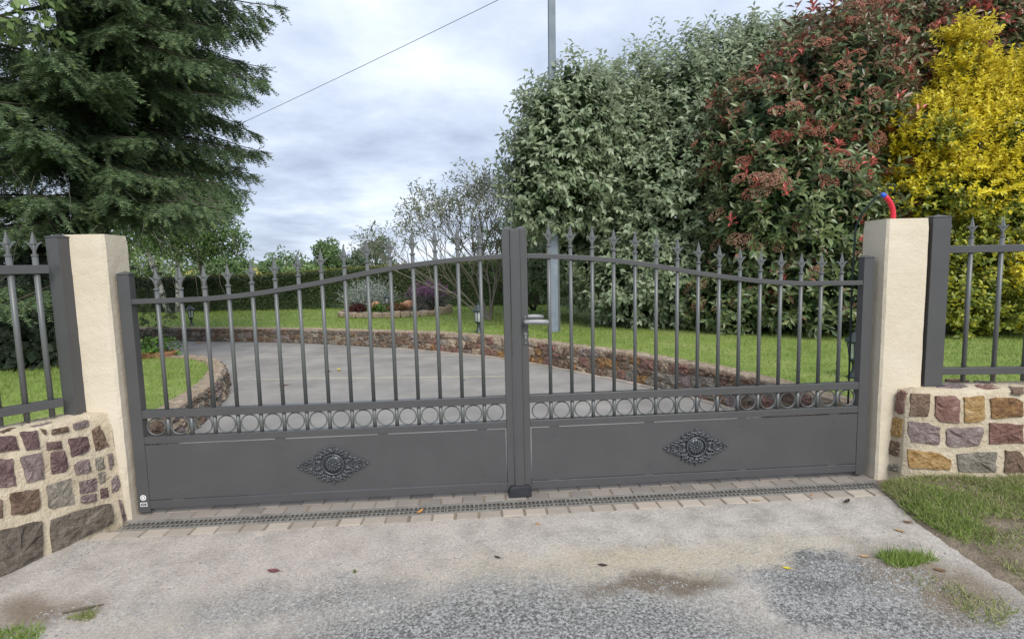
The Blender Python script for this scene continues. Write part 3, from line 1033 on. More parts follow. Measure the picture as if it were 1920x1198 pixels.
scroll_me = [scroll_quadrant(a, b).mesh('scrollwork', M['iron'], True) for a in (1, -1) for b in (1, -1)]
fl = MB()
fl.lathe([(.053, -.002), (.050, .004), (.030, .009), (.012, .011)], n=28, axis='y')
for k in range(14):
    a = 2 * math.pi * k / 14
    fl.ball((.037 * math.cos(a), -.009, .037 * math.sin(a)), .0062, 7, 5)
    fl.tube([(.020 * math.cos(a), -.010, .020 * math.sin(a)), (.032 * math.cos(a), -.015, .032 * math.sin(a)), (.044 * math.cos(a), -.008, .044 * math.sin(a))], [.0022, .0045, .003], 6)
for k in range(8):
    a = 2 * math.pi * (k + .5) / 8
    fl.ball((.018 * math.cos(a), -.014, .018 * math.sin(a)), .0058, 7, 5)
fl.ball((0, -.017, 0), .0075, 10, 6)
flower_me = fl.mesh('medallion_flower', M['iron'], True)
medal_me = MB().torus((0, -.010, 0), .0565, .0048, 40, 8).mesh('rosette', M['iron'], True)


def text_mesh(body, size, mat):
    cu = bpy.data.curves.new('lettering', 'FONT')
    cu.body = body
    cu.size = size
    cu.align_x = 'CENTER'
    cu.align_y = 'CENTER'
    cu.extrude = .0002
    t = bpy.data.objects.new('lettering', cu)
    COL.objects.link(t)
    bpy.context.view_layer.update()
    me = bpy.data.meshes.new_from_object(t.evaluated_get(bpy.context.evaluated_depsgraph_get()))
    bpy.data.objects.remove(t)
    me.materials.clear()
    me.materials.append(mat)
    return me


def gate_leaf(sg, label):
    g = wempty('gate_leaf', (sg * 2.1, .02, GZ), label, 'gate')

    def bx(name, xa, xb, y0, y1, z0, z1, mat='gate', bevel=.002):
        a, b = sorted((sg * xa, sg * xb))
        return MB().box(a, b, y0, y1, z0, z1).build(name, M[mat], g, bevel=bevel)
    hs = bx('hinge_stile', 2.1, 2.038, 0, .05, -.004, 1.296)
    a, b = sorted((sg * 2.1, sg * 2.038))
    MB().pyramid(a, b, 0, .05, 1.2962, .013).build('post_cap', M['gate'], hs)
    msl = bx('meeting_stile', .068, .0285 if sg > 0 else .0265, 0, .05, .014, 1.494)
    a, b = sorted((sg * .068, sg * .004))
    MB().pyramid(a, b, .002, .05, 1.4942, .014).build('post_cap', M['gate'], msl)
    for nm, z0, z1, y0, y1 in (('mid_rail', .520, .563, .001, .039), ('lower_rail', .378, .417, .001, .039), ('bottom_rail', .014, .058, .001, .039)):
        bx(nm, 2.0375, .0685, y0, y1, z0, z1)
    # curved top rail
    xs_ = np.linspace(2.0375, .0685, 60)
    vs, fs = [], []
    for x in xs_:
        z = zrail(x)
        vs += [(sg * x, .004, z - .026), (sg * x, .036, z - .026), (sg * x, .036, z), (sg * x, .004, z)]
    for i in range(59):
        for k in range(4):
            q = (i * 4 + k, i * 4 + (k + 1) % 4, i * 4 + 4 + (k + 1) % 4, i * 4 + 4 + k)
            fs.append(q if sg > 0 else q[::-1])
    MB().add(vs, fs).build('top_rail', M['gate'], g, bevel=.0015)
    # bars with finials, rings between
    pitch = 1.970 / 16
    for k in range(1, 16):
        x = sg * (2.038 - pitch * k)
        zt = zrail(x) + .045
        br = MB().lathe([(.0105, 0), (.0105, zt - .565)], (0, 0, 0), 12).mesh('bar', M['gate_bar'], True)
        br.polygons.foreach_set('use_smooth', [len(p.vertices) == 4 for p in br.polygons])
        o = obj('bar', br, g)
        o.location = (x, .02, .562)
        lo = MB().lathe([(.0105, 0), (.0105, .105)], (0, 0, -.146), 12).build('bar_foot', M['gate_bar'], o, True)
        lo.data.polygons.foreach_set('use_smooth', [len(p.vertices) == 4 for p in lo.data.polygons])
        f = obj('finial', finial_me, o)
        f.location = (0, 0, zt - .562)
    for k in range(16):
        o = obj('ring', ring_me, g)
        o.location = (sg * (2.038 - pitch * (k + .5)), .019, .4685)
    # infill panel with a narrow gap all round, held by tabs
    pn = bx('panel', 2.0365, .0745, .003, .008, .0640, .3715, bevel=0)
    for x in (1.889, 1.323, .763, .207):
        for z0, z1 in ((.3716, .379), (.057, .0639)):
            MB().box(sg * x - .028, sg * x + .028, .0034, .0076, z0, z1).build('panel_tab', M['gate'], pn)
    for x in (1.889, 1.323, .763, .207):
        for z in (.329, .111):
            o = obj('rivet', rivet_me, pn)
            o.location = (sg * x, .0031, z)
    ro = obj('rosette', medal_me, g)
    ro.location = (sg * 1.043, .003, .2175)
    obj('medallion_flower', flower_me, ro)
    for me in scroll_me:
        obj('scrollwork', me, ro)['kind'] = 'stuff'
    for z in (.2, 1.12):
        MB().lathe([(.011, -.04), (.011, .04)], (sg * 2.106, .035, z), 10).build('hinge', M['gate'], g, True)
    return g


lf = gate_leaf(-1, 'left leaf of the grey gate with two small white stickers in its bottom corner')
rf = gate_leaf(1, 'right leaf of the grey gate with the lever handle and lock plate')
# cover strip on the left leaf
cs = MB().box(-.026, .0275, -.010, .0, .028, 1.492)
cs.build('cover_strip', M['gate'], lf, bevel=.002)
MB().box(-.0165, -.0145, -.0108, -.0095, .03, 1.49).build('strip_groove', M['iron'], lf)
# handle, plate, cylinder on the right leaf
hp = MB().box(.0385, .0645, -.005, -.0003, .855, 1.018).build('lock_plate', M['gate'], rf, bevel=.002)
MB().lathe([(.009, 0), (.009, .04)], (.047, -.005, .985), 12, 'y').build('handle_neck', M['handle'], hp, True)
hd = MB().tube([(.040, -.046, .986), (.048, -.048, .986), (.075, -.049, .987), (.115, -.049, .986), (.150, -.048, .984), (.170, -.046, .983), (.178, -.045, .982)], [.008, .0125, .0135, .0150, .0145, .0125, .006], 12)
hd.build('lever_handle', M['handle'], rf, True)
MB().tube([(.052, .088, 1.002), (.070, .09, 1.003), (.115, .09, 1.003), (.150, .09, 1.001), (.168, .088, 1.0)], [.009, .012, .0135, .012, .006], 12).build('lever_handle', M['handle'], rf, True)
kc = MB().lathe([(.0085, 0), (.0085, .004)], (.0515, -.005, .915), 14, 'y')
kc.box(.0475, .0555, -.009, -.005, .888, .912)
kc.build('lock_cylinder', M['steel'], hp)
MB().box(.0508, .0522, -.0098, -.0088, .908, .922).build('keyhole', M['ink'], hp)
for z in (1.008, .866):
    MB().lathe([(.0035, 0), (.003, .0015)], (.0515, -.005, z), 8, 'y').build('screw', M['steel'], hp)
# stickers on the left leaf
sk = MB().lathe([(.0155, 0), (.0155, .0006)], (-2.069, -.0002, .080), 24, 'y').build('round_sticker', M['white'], lf)
o = obj('sticker_mark', text_mesh('O', .026, M['ink']), sk)
o.location = (-2.069, -.0012, .080)
o.rotation_euler = (math.pi / 2, 0, 0)
sk = MB().box(-2.087, -2.051, -.0009, -.0002, .030, .053).build('square_sticker', M['white'], lf)
MB().box(-2.0835, -2.0545, -.0013, -.0009, .0335, .0495).build('sticker_frame', M['ink'], sk)
o = obj('sticker_lettering', text_mesh('DC', .014, M['white']), sk)
o.location = (-2.069, -.0017, .0415)
o.rotation_euler = (math.pi / 2, 0, 0)

# black stop block under the meeting stiles
sb = MB()
prof = [(-.064, -.020), (.066, -.020), (.063, .028), (.052, .043), (-.050, .043), (-.061, .028)]
vs = [(x, -.034 + (.008 if z > .03 else 0), z) for x, z in prof] + [(x, .085, z) for x, z in prof]
sb.add(vs, [(0, 1, 2, 3, 4, 5), (11, 10, 9, 8, 7, 6)] + [(i, i + 6, (i + 1) % 6 + 6, (i + 1) % 6) for i in range(6)])
st_ = wempty('gate_stop', (0, .02, GZ), 'black plastic stop block on the paving under the middle of the gate', 'gate stop')
sb.v = [(x, y, z if z > .0 else GZ) for x, y, z in sb.v]
sb.build('block', M['black'], st_, bevel=.004)


# ---------------------------------------------------------------- side fences
fence_finial = finial_me


def fence(label, post_c, post_rz, post_w, post_d, zb, zt, p0, d, length, rails, bars, loc):
    f = wempty('fence_panel', loc, label, 'fence')
    c, s = math.cos(post_rz), math.sin(post_rz)

    def rot(mb):
        mb.v = [(post_c[0] + x * c - y * s, post_c[1] + x * s + y * c, z) for x, y, z in mb.v]
        return mb
    po = rot(MB().box(-post_w / 2, post_w / 2, -post_d / 2, post_d / 2, zb, zt)).build('post', M['gate'], f, bevel=.002)
    rot(MB().pyramid(-post_w / 2, post_w / 2, -post_d / 2, post_d / 2, zt, .014)).build('post_cap', M['gate'], po)
    rot(MB().box(-post_w / 2 - .008, post_w / 2 + .008, -post_d / 2 - .008, post_d / 2 + .008, zb - .003, zb + .004)).build('base_plate', M['gate'], po)
    d = Vector((*d, 0)).normalized()
    nr = Vector((-d.y, d.x, 0))
    p0 = Vector((*p0, 0))
    for z0, z1 in rails:
        vs = []
        for t in (0, length):
            for a, z in ((-.02, z0), (.02, z0), (.02, z1), (-.02, z1)):
                q = p0 + d * t + nr * a
                vs.append((q.x, q.y, z))
        MB().add(vs, [(0, 1, 5, 4), (1, 2, 6, 5), (2, 3, 7, 6), (3, 0, 4, 7), (3, 2, 1, 0), (4, 5, 6, 7)]).build('rail', M['gate'], f, bevel=.002)
    zlo, zhi = rails[0][0] - .045, rails[1][1] + .045
    bm = MB().lathe([(.0125, 0), (.0125, zhi - zlo)], n=12).mesh('bar', M['gate_bar'], True)
    bm.polygons.foreach_set('use_smooth', [len(p.vertices) == 4 for p in bm.polygons])
    for t in bars:
        q = p0 + d * t
        o = obj('bar', bm, f)
        o.location = (q.x, q.y, zlo)
        k = obj('finial', fence_finial, o)
        k.location = (0, 0, zhi - zlo)
        k.rotation_euler = (0, 0, math.atan2(d.y, d.x))


fence('grey metal fence panel with spear tops on the purple stone wall', (-2.326, -.054), math.radians(-15.7), .075, .075, .572, 1.49, (-2.345, -.117), (-.665, -.747), .75,
      [(.635, .677), (1.310, 1.352)], [.045 + .0965 * k for k in range(7)], (-2.5, -.3, .57))
fence('grey metal fence panel with spear tops on the ochre stone wall', (2.470, -.005), math.radians(-3), .108, .075, .535, 1.518, (2.50, .0), (.9925, -.122), 2.0,
      [(.592, .634), (1.312, 1.354)], [.175 + .172 * k for k in range(11)], (3.0, 0, .52))

# ---------------------------------------------------------------- garden: retaining walls and lawns
PATH_R = [(2.42, .17), (2.30, .55), (2.20, 1.1), (2.02, 1.75), (1.72, 2.4), (1.42, 2.9), (1.08, 3.42), (.62, 4.1), (.12, 4.72), (-.42, 5.18), (-1.0, 5.62), (-1.7, 6.08), (-2.4, 6.5), (-3.25, 6.93), (-4.11, 7.3), (-5.5, 7.78), (-6.96, 8.2), (-9.5, 8.85), (-12, 9.4)]
ZTOP_R = [.285] * 6 + [.28, .275, .27, .265, .26, .25, .24, .235, .23, .225, .22, .22, .22]
PATH_L = [(-6.6, 5.35), (-5.4, 5.2), (-4.5, 4.98), (-3.95, 4.62), (-3.5, 4.12), (-3.15, 3.5), (-2.9, 2.85), (-2.72, 2.2), (-2.6, 1.5), (-2.55, .9), (-2.5, .19)]
ZTOP_L = [.09, .10, .13, .16, .18, .20, .21, .22, .22, .22, .22]


class PathWall:
    def __init__(s, path, ztop):
        s.p = [Vector((*q, 0)) for q in path]
        s.z = ztop
        s.c = [0]
        for i in range(1, len(s.p)):
            s.c.append(s.c[-1] + (s.p[i] - s.p[i - 1]).length)
        s.len = s.c[-1]

    def at(s, d):
        d = min(max(d, 0), s.len - 1e-6)
        i = max(k for k in range(len(s.c) - 1) if s.c[k] <= d)
        t = (d - s.c[i]) / (s.c[i + 1] - s.c[i])
        # smooth tangent
        p = s.p[i].lerp(s.p[i + 1], t)
        T = lambda k: (s.p[min(k + 1, len(s.p) - 1)] - s.p[max(k - 1, 0)]).normalized()
        tg = T(i).lerp(T(i + 1), t).normalized()
        return p, tg, s.z[i] + (s.z[i + 1] - s.z[i]) * t

    def face(s, d, h):
        p, tg, z = s.at(d)
        nr = Vector((tg.y, -tg.x, 0))
        return p + nr * (h * .035) + Vector((0, 0, GZ + (z - GZ) * h))


def garden_wall(path, ztop, label, codes, mortar, thick=.20, group=None, detail_to=1e9):
    pw = PathWall(path, ztop)
    w = wempty('retaining_wall', (*path[len(path) // 2], GZ), label, 'wall', group)
    n = int(pw.len / .12)
    vs, fs = [], []
    for i in range(n + 1):
        d = pw.len * i / n
        p, tg, z = pw.at(d)
        nr = Vector((tg.y, -tg.x, 0))
        for off, zz_ in ((0, GZ - .05), (.012, GZ + (z - GZ) * .4), (.03, z - .012), (.045, z), (thick, z + .004), (thick + .02, z - .06)):
            q = p + nr * off
            vs.append((q.x + random.uniform(-.006, .006), q.y + random.uniform(-.006, .006), zz_ + random.uniform(-.004, .004)))
    for i in range(n):
        for k in range(5):
            a = i * 6 + k
            fs.append((a, a + 1, a + 7, a + 6))
    MB().add(vs, fs).build('mortar_body', M[mortar], w, True)
    cnt = 0
    # face stones in irregular courses
    for row in range(3):
        d = random.uniform(0, .1)
        while d < pw.len - .1:
            wd = random.uniform(.10, .20)
            ha, hb = .33 + .09 * math.sin(d * 5.1), .66 + .09 * math.sin(d * 4.3 + 1)
            h0, h1 = ((.0, ha - .015), (ha + .015, hb - .015), (hb + .015, .97))[row]
            if d > detail_to:
                break
            lst = [(d, d + wd, h0, h1)]
            if wd > .17 and random.random() < .0:
                hm = (h0 + h1) / 2
                lst = [(d, d + wd, h0, hm - .03), (d, d + wd, hm + .03, h1)]
            elif wd > .18 and random.random() < .3:
                lst = [(d, d + wd * .48, h0, h1), (d + wd * .55, d + wd, h0 + .05, h1 - .03)]
            for a, b, q0, q1 in lst:
                j = lambda k=.03: random.uniform(-k, k)
                poly = [(a + j(), q1 + j(.05)), ((a + b) / 2, q1 + j(.05)), (b + j(), q1 + j(.05)), (b + j(), (q0 + q1) / 2), (b + j(.03), max(q0 + j(.05), -.02)), (a + j(.03), max(q0 + j(.05), -.02)), (a + j(), (q0 + q1) / 2)]
                poly = [(max(x, .0), min(y, .98)) for x, y in poly]
                _, tg, _ = pw.at((a + b) / 2)
                me = stone_mesh([pw.face(*q) for q in poly], (-tg.y, tg.x, .05), random.uniform(.012, .028), M['st_' + random.choice(codes if d < 6.5 else 'bdmgdb')], .16)
                obj('stone', me, w)
                cnt += 1
            d += wd + random.uniform(.004, .016)
    # coping stones
    d = 0
    while d < min(pw.len - .2, detail_to):
        wd = random.uniform(.14, .30)
        poly = []
        for dd, off in ((d, .0), (d + wd / 2, -.008), (d + wd, .0), (d + wd, thick * .9), (d + wd / 2, thick), (d, thick * .92)):
            p, tg, z = pw.at(dd)
            q = p + Vector((tg.y, -tg.x, 0)) * (off + .03 + random.uniform(-.012, .012))
            poly.append((q.x, q.y, z - .004))
        me = stone_mesh(poly, (0, 0, 1), random.uniform(.010, .020), M['st_t'], .05)
        obj('coping_stone', me, w)
        d += wd + random.uniform(.006, .02)
    return pw


garden_wall(PATH_R, ZTOP_R, 'long curved rubble retaining wall between the driveway and the far lawn', 'rrmbttgyb', 'mortar_g', .19, None, 13.2)
garden_wall(PATH_L, ZTOP_L, 'short rubble kerb wall round the small lawn behind the left pillar', 'mbgtd', 'mortar_g', .17)

# brick edging along the foot of the long wall
be = wempty('brick_edging', (1.1, 3.3, GZ), 'single line of pinkish bricks along the foot of the curved wall', 'edging')
pwr = PathWall(PATH_R, ZTOP_R)
eb = MB().box(-.095, .095, -.035, .035, -.03, .012).mesh('brick', M['paver_front'])
d = .3
while d < 7.2:
    p, tg, z = pwr.at(d)
    q = p - Vector((tg.y, -tg.x, 0)) * .045
    o = obj('brick', eb, be)
    o.location = (q.x, q.y, GZ + random.uniform(-.004, .002))
    o.rotation_euler = (0, 0, math.atan2(tg.y, tg.x) + random.uniform(-.02, .02))
    d += .2


def lawn_sheet(name, outline, z):
    vs = [(x, y, zz_) for (x, y), zz_ in zip(outline, z)]
    n = len(vs)
    vs2 = [(x, y, -.1) for x, y, _ in vs]
    o = MB().add(vs + vs2, [tuple(range(n))] + [(i, i + n, (i + 1) % n + n, (i + 1) % n) for i in range(n)]).build(name, M['lawn'])
    return tag(o, kind='structure')


def offset_path(path, off):
    pw = PathWall(path, [0] * len(path))
    out = []
    for i, q in enumerate(pw.p):
        d = pw.c[i]
        p, tg, _ = pw.at(d)
        out.append((p.x + tg.y * off, p.y - tg.x * off))
    return out


oR = offset_path(PATH_R, .14)
OUT_R = oR + [(-14, 10), (-14, 16), (14, 16), (14, -.6), (4.8, -.25), (3.3, .02), (2.7, .12)]
lawn_sheet('lawn', OUT_R, [z - .012 for z in ZTOP_R] + [.22, .26, .27, .22, .27, .27, .27])
oL = offset_path(PATH_L, .12)
OUT_L = oL + [(-2.55, .12), (-2.72, -.2), (-3.15, -.75), (-3.4, -2), (-9, -2), (-9, 5.3)]
lawn_sheet('lawn', OUT_L, [z - .012 for z in ZTOP_L] + [.22, .24, .26, .26, .2, .09])


def inside(P, poly):
    x, y = P[:, 0], P[:, 1]
    r = np.zeros(len(P), bool)
    n = len(poly)
    for i in range(n):
        (x0, y0), (x1, y1) = poly[i], poly[(i + 1) % n]
        c = ((y0 > y) != (y1 > y)) & (x < (x1 - x0) * (y - y0) / (y1 - y0 + 1e-12) + x0)
        r ^= c
    return r


def grass(name, n, box, poly, zf, hgt, wid, mat, label=None, tilt=.6, dens=None, parent=None):
    P = np.stack([rng.uniform(box[0], box[1], n), rng.uniform(box[2], box[3], n)], 1)
    ok = inside(P, poly) if poly is not None else np.ones(n, bool)
    if dens is not None:
        ok &= rng.uniform(size=n) < dens(P)
    P = P[ok]
    n = len(P)
    z = zf(P)
    D = np.concatenate([rng.normal(size=(n, 2)) * tilt, np.ones((n, 1))], 1)
    Nn = np.concatenate([rng.normal(size=(n, 2)), np.zeros((n, 1))], 1)
    L = hgt * rng.uniform(.5, 1.3, n)
    o = scatter(name, np.column_stack([P, z]), D, Nn, L, wid, BLADE, M[mat], parent, 'stuff')
    if label:
        tag(o, label, 'grass')
    return o


zlawnR = lambda P: np.interp(P[:, 1], [0, 3, 6, 9, 13], [.268, .265, .25, .235, .25])
zlawnL = lambda P: np.interp(P[:, 1], [-2, .5, 2, 3.5, 4.3, 5.2], [.25, .21, .2, .18, .14, .085])
grass('lawn_grass', 48000, (-1.5, 7.5, .1, 5.5), OUT_R, zlawnR, .045, .006, 'G_lawn', 'bright green mown grass on the lawn right of the driveway')
grass('lawn_grass', 50000, (-12, 5, 4.6, 13), OUT_R, zlawnR, .045, .011, 'G_lawn', 'bright green mown grass on the far lawn before the hedge')
grass('lawn_grass', 30000, (-7, -2.3, -1.6, 5.2), OUT_L, zlawnL, .05, .006, 'G_lawn', 'green mown grass on the small lawn behind the left pillar')

# ---------------------------------------------------------------- verge outside, right and left corner
VE = [(2.21, -.14), (2.09, -.13), (2.02, -.26), (1.95, -.47), (1.90, -.68), (1.87, -.90), (1.84, -1.12), (1.80, -1.35), (1.75, -1.8), (1.7, -3), (7, -3), (7, -.9), (4.6, -.54), (3.2, -.31)]
vb = MB()
Vv, Fv = [], []
nu, nv = 50, 18
edge = [Vector((*VE[i], 0)) for i in range(1, 10)]
wallf = [Vector(q) for q in ((2.215, -.12, 0), (2.225, -.15, 0), (2.5, -.2, 0), (2.9, -.26, 0), (3.4, -.34, 0), (4.0, -.44, 0), (5.0, -.62, 0), (6.2, -1.6, 0), (7, -3, 0))]


def lerp_list(l, t):
    t *= len(l) - 1
    i = min(int(t), len(l) - 2)
    return l[i].lerp(l[i + 1], t - i)


def verge_z(x, y):
    return None


for i in range(nu + 1):
    a, b = lerp_list(edge, i / nu), lerp_list(wallf, i / nu)
    for j in range(nv + 1):
        t = j / nv
        p = a.lerp(b, t)
        if j == 0:
            p += Vector((random.uniform(-.012, .012), random.uniform(-.012, .012), 0))
        z = on_apron(p.x, min(p.y, -.26)) + .058 * (1 - (1 - t) ** 3) * min(1, .25 + i / 12) - (.012 if j == 0 else 0) + random.uniform(-.004, .004) * (j > 0)
        Vv.append((p.x, p.y, z))
for i in range(nu):
    for j in range(nv):
        q = i * (nv + 1) + j
        Fv.append((q, q + nv + 1, q + nv + 2, q + 1))
vg = MB().add(Vv, Fv).build('verge', M['soil'], smooth=True)
tag(vg, kind='structure')
VV = np.array(Vv)
G3 = VV.reshape(nu + 1, nv + 1, 3)
fu = rng.uniform(0, .8, 72000) * (nu - 1e-3)
fv = rng.uniform(0, 1, 72000) ** .8 * (nv - 1e-3)
iu, iv = fu.astype(int), fv.astype(int)
du, dv = (fu - iu)[:, None], (fv - iv)[:, None]
Pg = G3[iu, iv] * (1 - du) * (1 - dv) + G3[iu + 1, iv] * du * (1 - dv) + G3[iu, iv + 1] * (1 - du) * dv + G3[iu + 1, iv + 1] * du * dv
t = fv / nv
k = iu
patchy = np.sin(Pg[:, 0] * 7 + 1) + np.sin(Pg[:, 1] * 9) + np.sin(Pg[:, 0] * 17 + Pg[:, 1] * 13)
ok = (t > .07) & (rng.uniform(size=len(k)) < np.clip(.50 + .34 * patchy, .10, 1) * np.clip(t * 11, .3, 1)) & (Pg[:, 0] < 3.6) & (Pg[:, 1] > -1.9)
ok &= ~((Pg[:, 1] > -.17) & (Pg[:, 0] < 2.25))
Pg = Pg[ok]
n = len(Pg)
dry = rng.uniform(size=n) < .0
D = np.concatenate([rng.normal(size=(n, 2)) * .75, np.ones((n, 1)) * .8], 1)
o = scatter('verge_grass', Pg - [0, 0, .004], D, rdir(n), .034 * rng.uniform(.4, 1.4, n), .0042, BLADE, M['G_verge'], None, 'stuff')
tag(o, 'half dry tufted grass on the verge in front of the right stone wall', 'grass')
lush = (Pg[:, 1] < -.34 + .06 * np.sin(Pg[:, 0] * 9)) & (rng.uniform(size=n) < np.clip(.25 + .35 * np.sin(Pg[:, 0] * 6 + 2) * np.sin(Pg[:, 1] * 8), .03, .7))
Pl = Pg[lush] + rng.normal(size=(lush.sum(), 3)) * [.02, .02, 0]
Pl = np.concatenate([Pl, Pg[lush]])
nl = len(Pl)
Dl = np.concatenate([rng.normal(size=(nl, 2)) * .6, np.ones((nl, 1))], 1)
o = scatter('verge_grass', Pl - [0, 0, .004], Dl, rdir(nl), .036 * rng.uniform(.4, 1.3, nl), .0045, BLADE, M['G_lawn'], None, 'stuff')
tag(o, 'fresh green longer grass on the outer part of the right verge', 'grass')


def tuft(cx, cy, rx, ry, n, h, label):
    a = rng.uniform(0, 6.28, n)
    r_ = np.sqrt(rng.uniform(0, 1, n)) * (1 + .25 * np.sin(3 * a + cx))
    P = np.stack([cx + rx * r_ * np.cos(a), cy + ry * r_ * np.sin(a)], 1)
    z = np.array([on_apron(x, y) for x, y in P])
    D = np.concatenate([rng.normal(size=(n, 2)) * .6, np.ones((n, 1))], 1)
    o = scatter('grass_tuft', np.column_stack([P, z - .004]), D, rdir(n), h * rng.uniform(.4, 1.3, n), .0035, BLADE, M['G_lawn'] if n > 300 else M['G_verge'], None, 'stuff')
    tag(o, label, 'grass')


tuft(1.63, -.845, .115, .05, 900, .05, 'green grass tuft growing in the gravel near the verge')
tuft(1.66, -1.17, .10, .10, 260, .05, 'sparse yellowish grass growing in soil in the bottom right corner')
tuft(1.62, -1.02, .12, .08, 120, .03, 'thin weeds in the brown soil beside the dark gravel')
tuft(-2.02, -.965, .16, .06, 700, .04, 'green grass patch in the bottom left corner')
tuft(-1.80, -.855, .045, .022, 200, .035, 'small weed tuft on bare soil in the bottom left corner')
tuft(2.37, -.185, .05, .02, 320, .07, 'tall green grass tuft against the foot of the right stone wall')

# loose gravel
PYR = (np.array([(1, .2, 0), (-.1, 1, 0), (-1, -.1, 0), (.1, -.9, 0), (.1, 0, .7)]) * .5, [np.array([(0, 1, 4), (1, 2, 4), (2, 3, 4), (3, 0, 4)])])
OCT = (np.array([(1, 0, 0), (-.9, .1, 0), (0, 1, .1), (.1, -1, 0), (0, 0, .8), (0, 0, -.5)]) * .5, [np.array([(0, 2, 4), (2, 1, 4), (1, 3, 4), (3, 0, 4), (2, 0, 5), (1, 2, 5), (3, 1, 5), (0, 3, 5)])])


def pebbles(n, zones, smin, smax):
    Pp = []
    for cx, cy, rx, ry, wgt in zones:
        m = int(n * wgt)
        a = rng.uniform(0, 6.28, m)
        r_ = np.sqrt(rng.uniform(0, 1, m)) * (1 + .3 * np.sin(2 * a + cx) + .15 * np.sin(5 * a))
        Pp.append(np.stack([cx + rx * r_ * np.cos(a), cy + ry * r_ * np.sin(a)], 1))
    P = np.concatenate(Pp)
    P = P[(P[:, 1] < -.27) & (P[:, 0] < 1.86) & (P[:, 0] > -2.3)]
    z = np.array([on_apron(x, y) for x, y in P])
    m = len(P)
    s = rng.uniform(smin, smax, m) ** 1.0
    s *= rng.choice([.7, 1, 1.5], m, p=[.55, .35, .1])
    return scatter('gravel', np.column_stack([P, z - s * .06]), rdir(m) * [1, 1, .12], np.tile([0, 0, 1.0], (m, 1)) + rdir(m) * .15, s, s * rng.uniform(.7, 1.1, m), PYR, M['gravel'], None, 'stuff')


tag(pebbles(34000, [(-.15, -1.45, 1.0, .62, .42), (1.25, -.98, .30, .20, .16), (1.35, -1.5, .8, .5, .16), (-.9, -.9, .6, .16, .09), (.6, -.65, 1.3, .4, .08), (-1.0, -.6, 1.2, .4, .07), (1.6, -.9, .3, .3, .05), (2.10, -.17, .10, .05, .006), (-2.15, -.36, .07, .16, .012), (-1.75, -.85, .3, .1, .02)], .0034, .0115),
    'loose grey gravel scattered over the forecourt', 'gravel')


# fallen leaves and debris on the forecourt
def fallen(x, y, size, rz, mat, label, curl=.35, asp=.45, group=None, z=None):
    mb = MB()
    n = 6
    for i in range(n + 1):
        t = i / n
        w = asp * math.sin(math.pi * min(max(t, .03), .97)) ** .8 * .5
        zc = curl * (t - .5) ** 2
        for s_, k in ((-1, 1), (0, 0), (1, 1)):
            mb.v.append((s_ * w * size, (t - .5) * size, (zc + k * w * curl * .9) * size))
    for i in range(n):
        for k in range(2):
            a = i * 3 + k
            mb.f.append((a, a + 1, a + 4, a + 3))
    mb.tube([(0, -.5 * size, .1 * size * curl), (0, -.75 * size, .2 * size * curl)], size * .015, 4)
    lo = min(v[2] for v in mb.v)
    mb.v = [(a, b, c - lo) for a, b, c in mb.v]
    o = mb.build('fallen_leaf', M['fl_' + mat])
    sol = o.modifiers.new('thickness', 'SOLIDIFY')
    sol.thickness = .0006
    if z is None:
        z = on_apron(x, y) if y < -.256 else GZ
    o.location = (x, y, z + .001)
    o.rotation_euler = (random.uniform(-.1, .1), random.uniform(-.1, .1), rz)
    return tag(o, label, 'leaf', group)


fallen(-1.156, -.632, .060, 1.3, 'red', 'dull red fallen leaf on the pink asphalt left of centre')
fallen(-.16, -.628, .034, .9, 'dark', 'small dark fallen leaf in front of the middle of the gate')
fallen(.301, -.742, .042, 1.4, 'dark', 'dark curled leaf near the brown stain on the forecourt')
fallen(1.757, -.310, .050, -1.0, 'dark', 'black curled leaf at the right end of the paving', .9)
fallen(-.556, -.150, .052, -.5, 'orange', 'orange dry leaf lying on the drain grate', .6, .4, z=GZ + .001)
fallen(1.084, -.853, .034, 1.2, 'yellow', 'bright yellow leaf on the dark gravel patch', .3, .5)
fallen(.059, -.354, .030, 1.1, 'orange', 'small orange leaf on the asphalt just right of the middle')
fallen(1.283, -.235, .040, 1.2, 'tan', 'tan dry leaf on the front paver row towards the right')
fallen(1.625, -.205, .034, -.9, 'orange', 'orange sliver of leaf near the right end of the paver row', .5, .25)
fallen(-.794, -.673, .034, .3, 'green', 'small greenish leaf on the asphalt below the left rosette')
fallen(1.903, -.547, .045, 1.2, 'brown', 'curled brown leaf on the edge of the verge', .9)
fallen(1.80, -.62, .045, .5, 'tan', 'pale tan leaf on the concrete edge beside the verge', .6)
fallen(1.48, -.80, .045, 1.5, 'tan', 'tan leaf at the upper edge of the dark gravel', .5)
fallen(1.72, -.93, .045, 1.0, 'brown', 'brown leaf on the concrete edge below the grass tuft', .6)
# far wall leaf litter and drive leaves
for i in range(14):
    d = random.uniform(11.2, 13.0)
    p, tg, z = pwr.at(d)
    q = p - Vector((tg.y, -tg.x, 0)) * random.uniform(.06, .28)
    fallen(q.x, q.y, random.uniform(.06, .1), random.uniform(0, 6), random.choice(['brown', 'orange', 'tan']), 'dry leaf in the litter heap under the far curved wall', .4, .5, 'dry leaves under the far wall', GZ)
fallen(-2.15, 4.05, .10, 1.2, 'brown', 'dry brown leaf on the driveway joint', .8, .5, z=GZ)
fallen(-2.02, 4.12, .08, .4, 'yellow', 'pale yellow leaf on the driveway joint beside a brown one', .8, .6, z=GZ)
fallen(-2.45, 3.3, .12, 1.5, 'red', 'reddish leaf on the driveway near the small kerb wall', .5, .3, z=GZ)
fallen(-.38, 3.2, .05, 1.2, 'red', 'small red leaf on the driveway behind the left gate leaf', .6, .5, z=GZ)
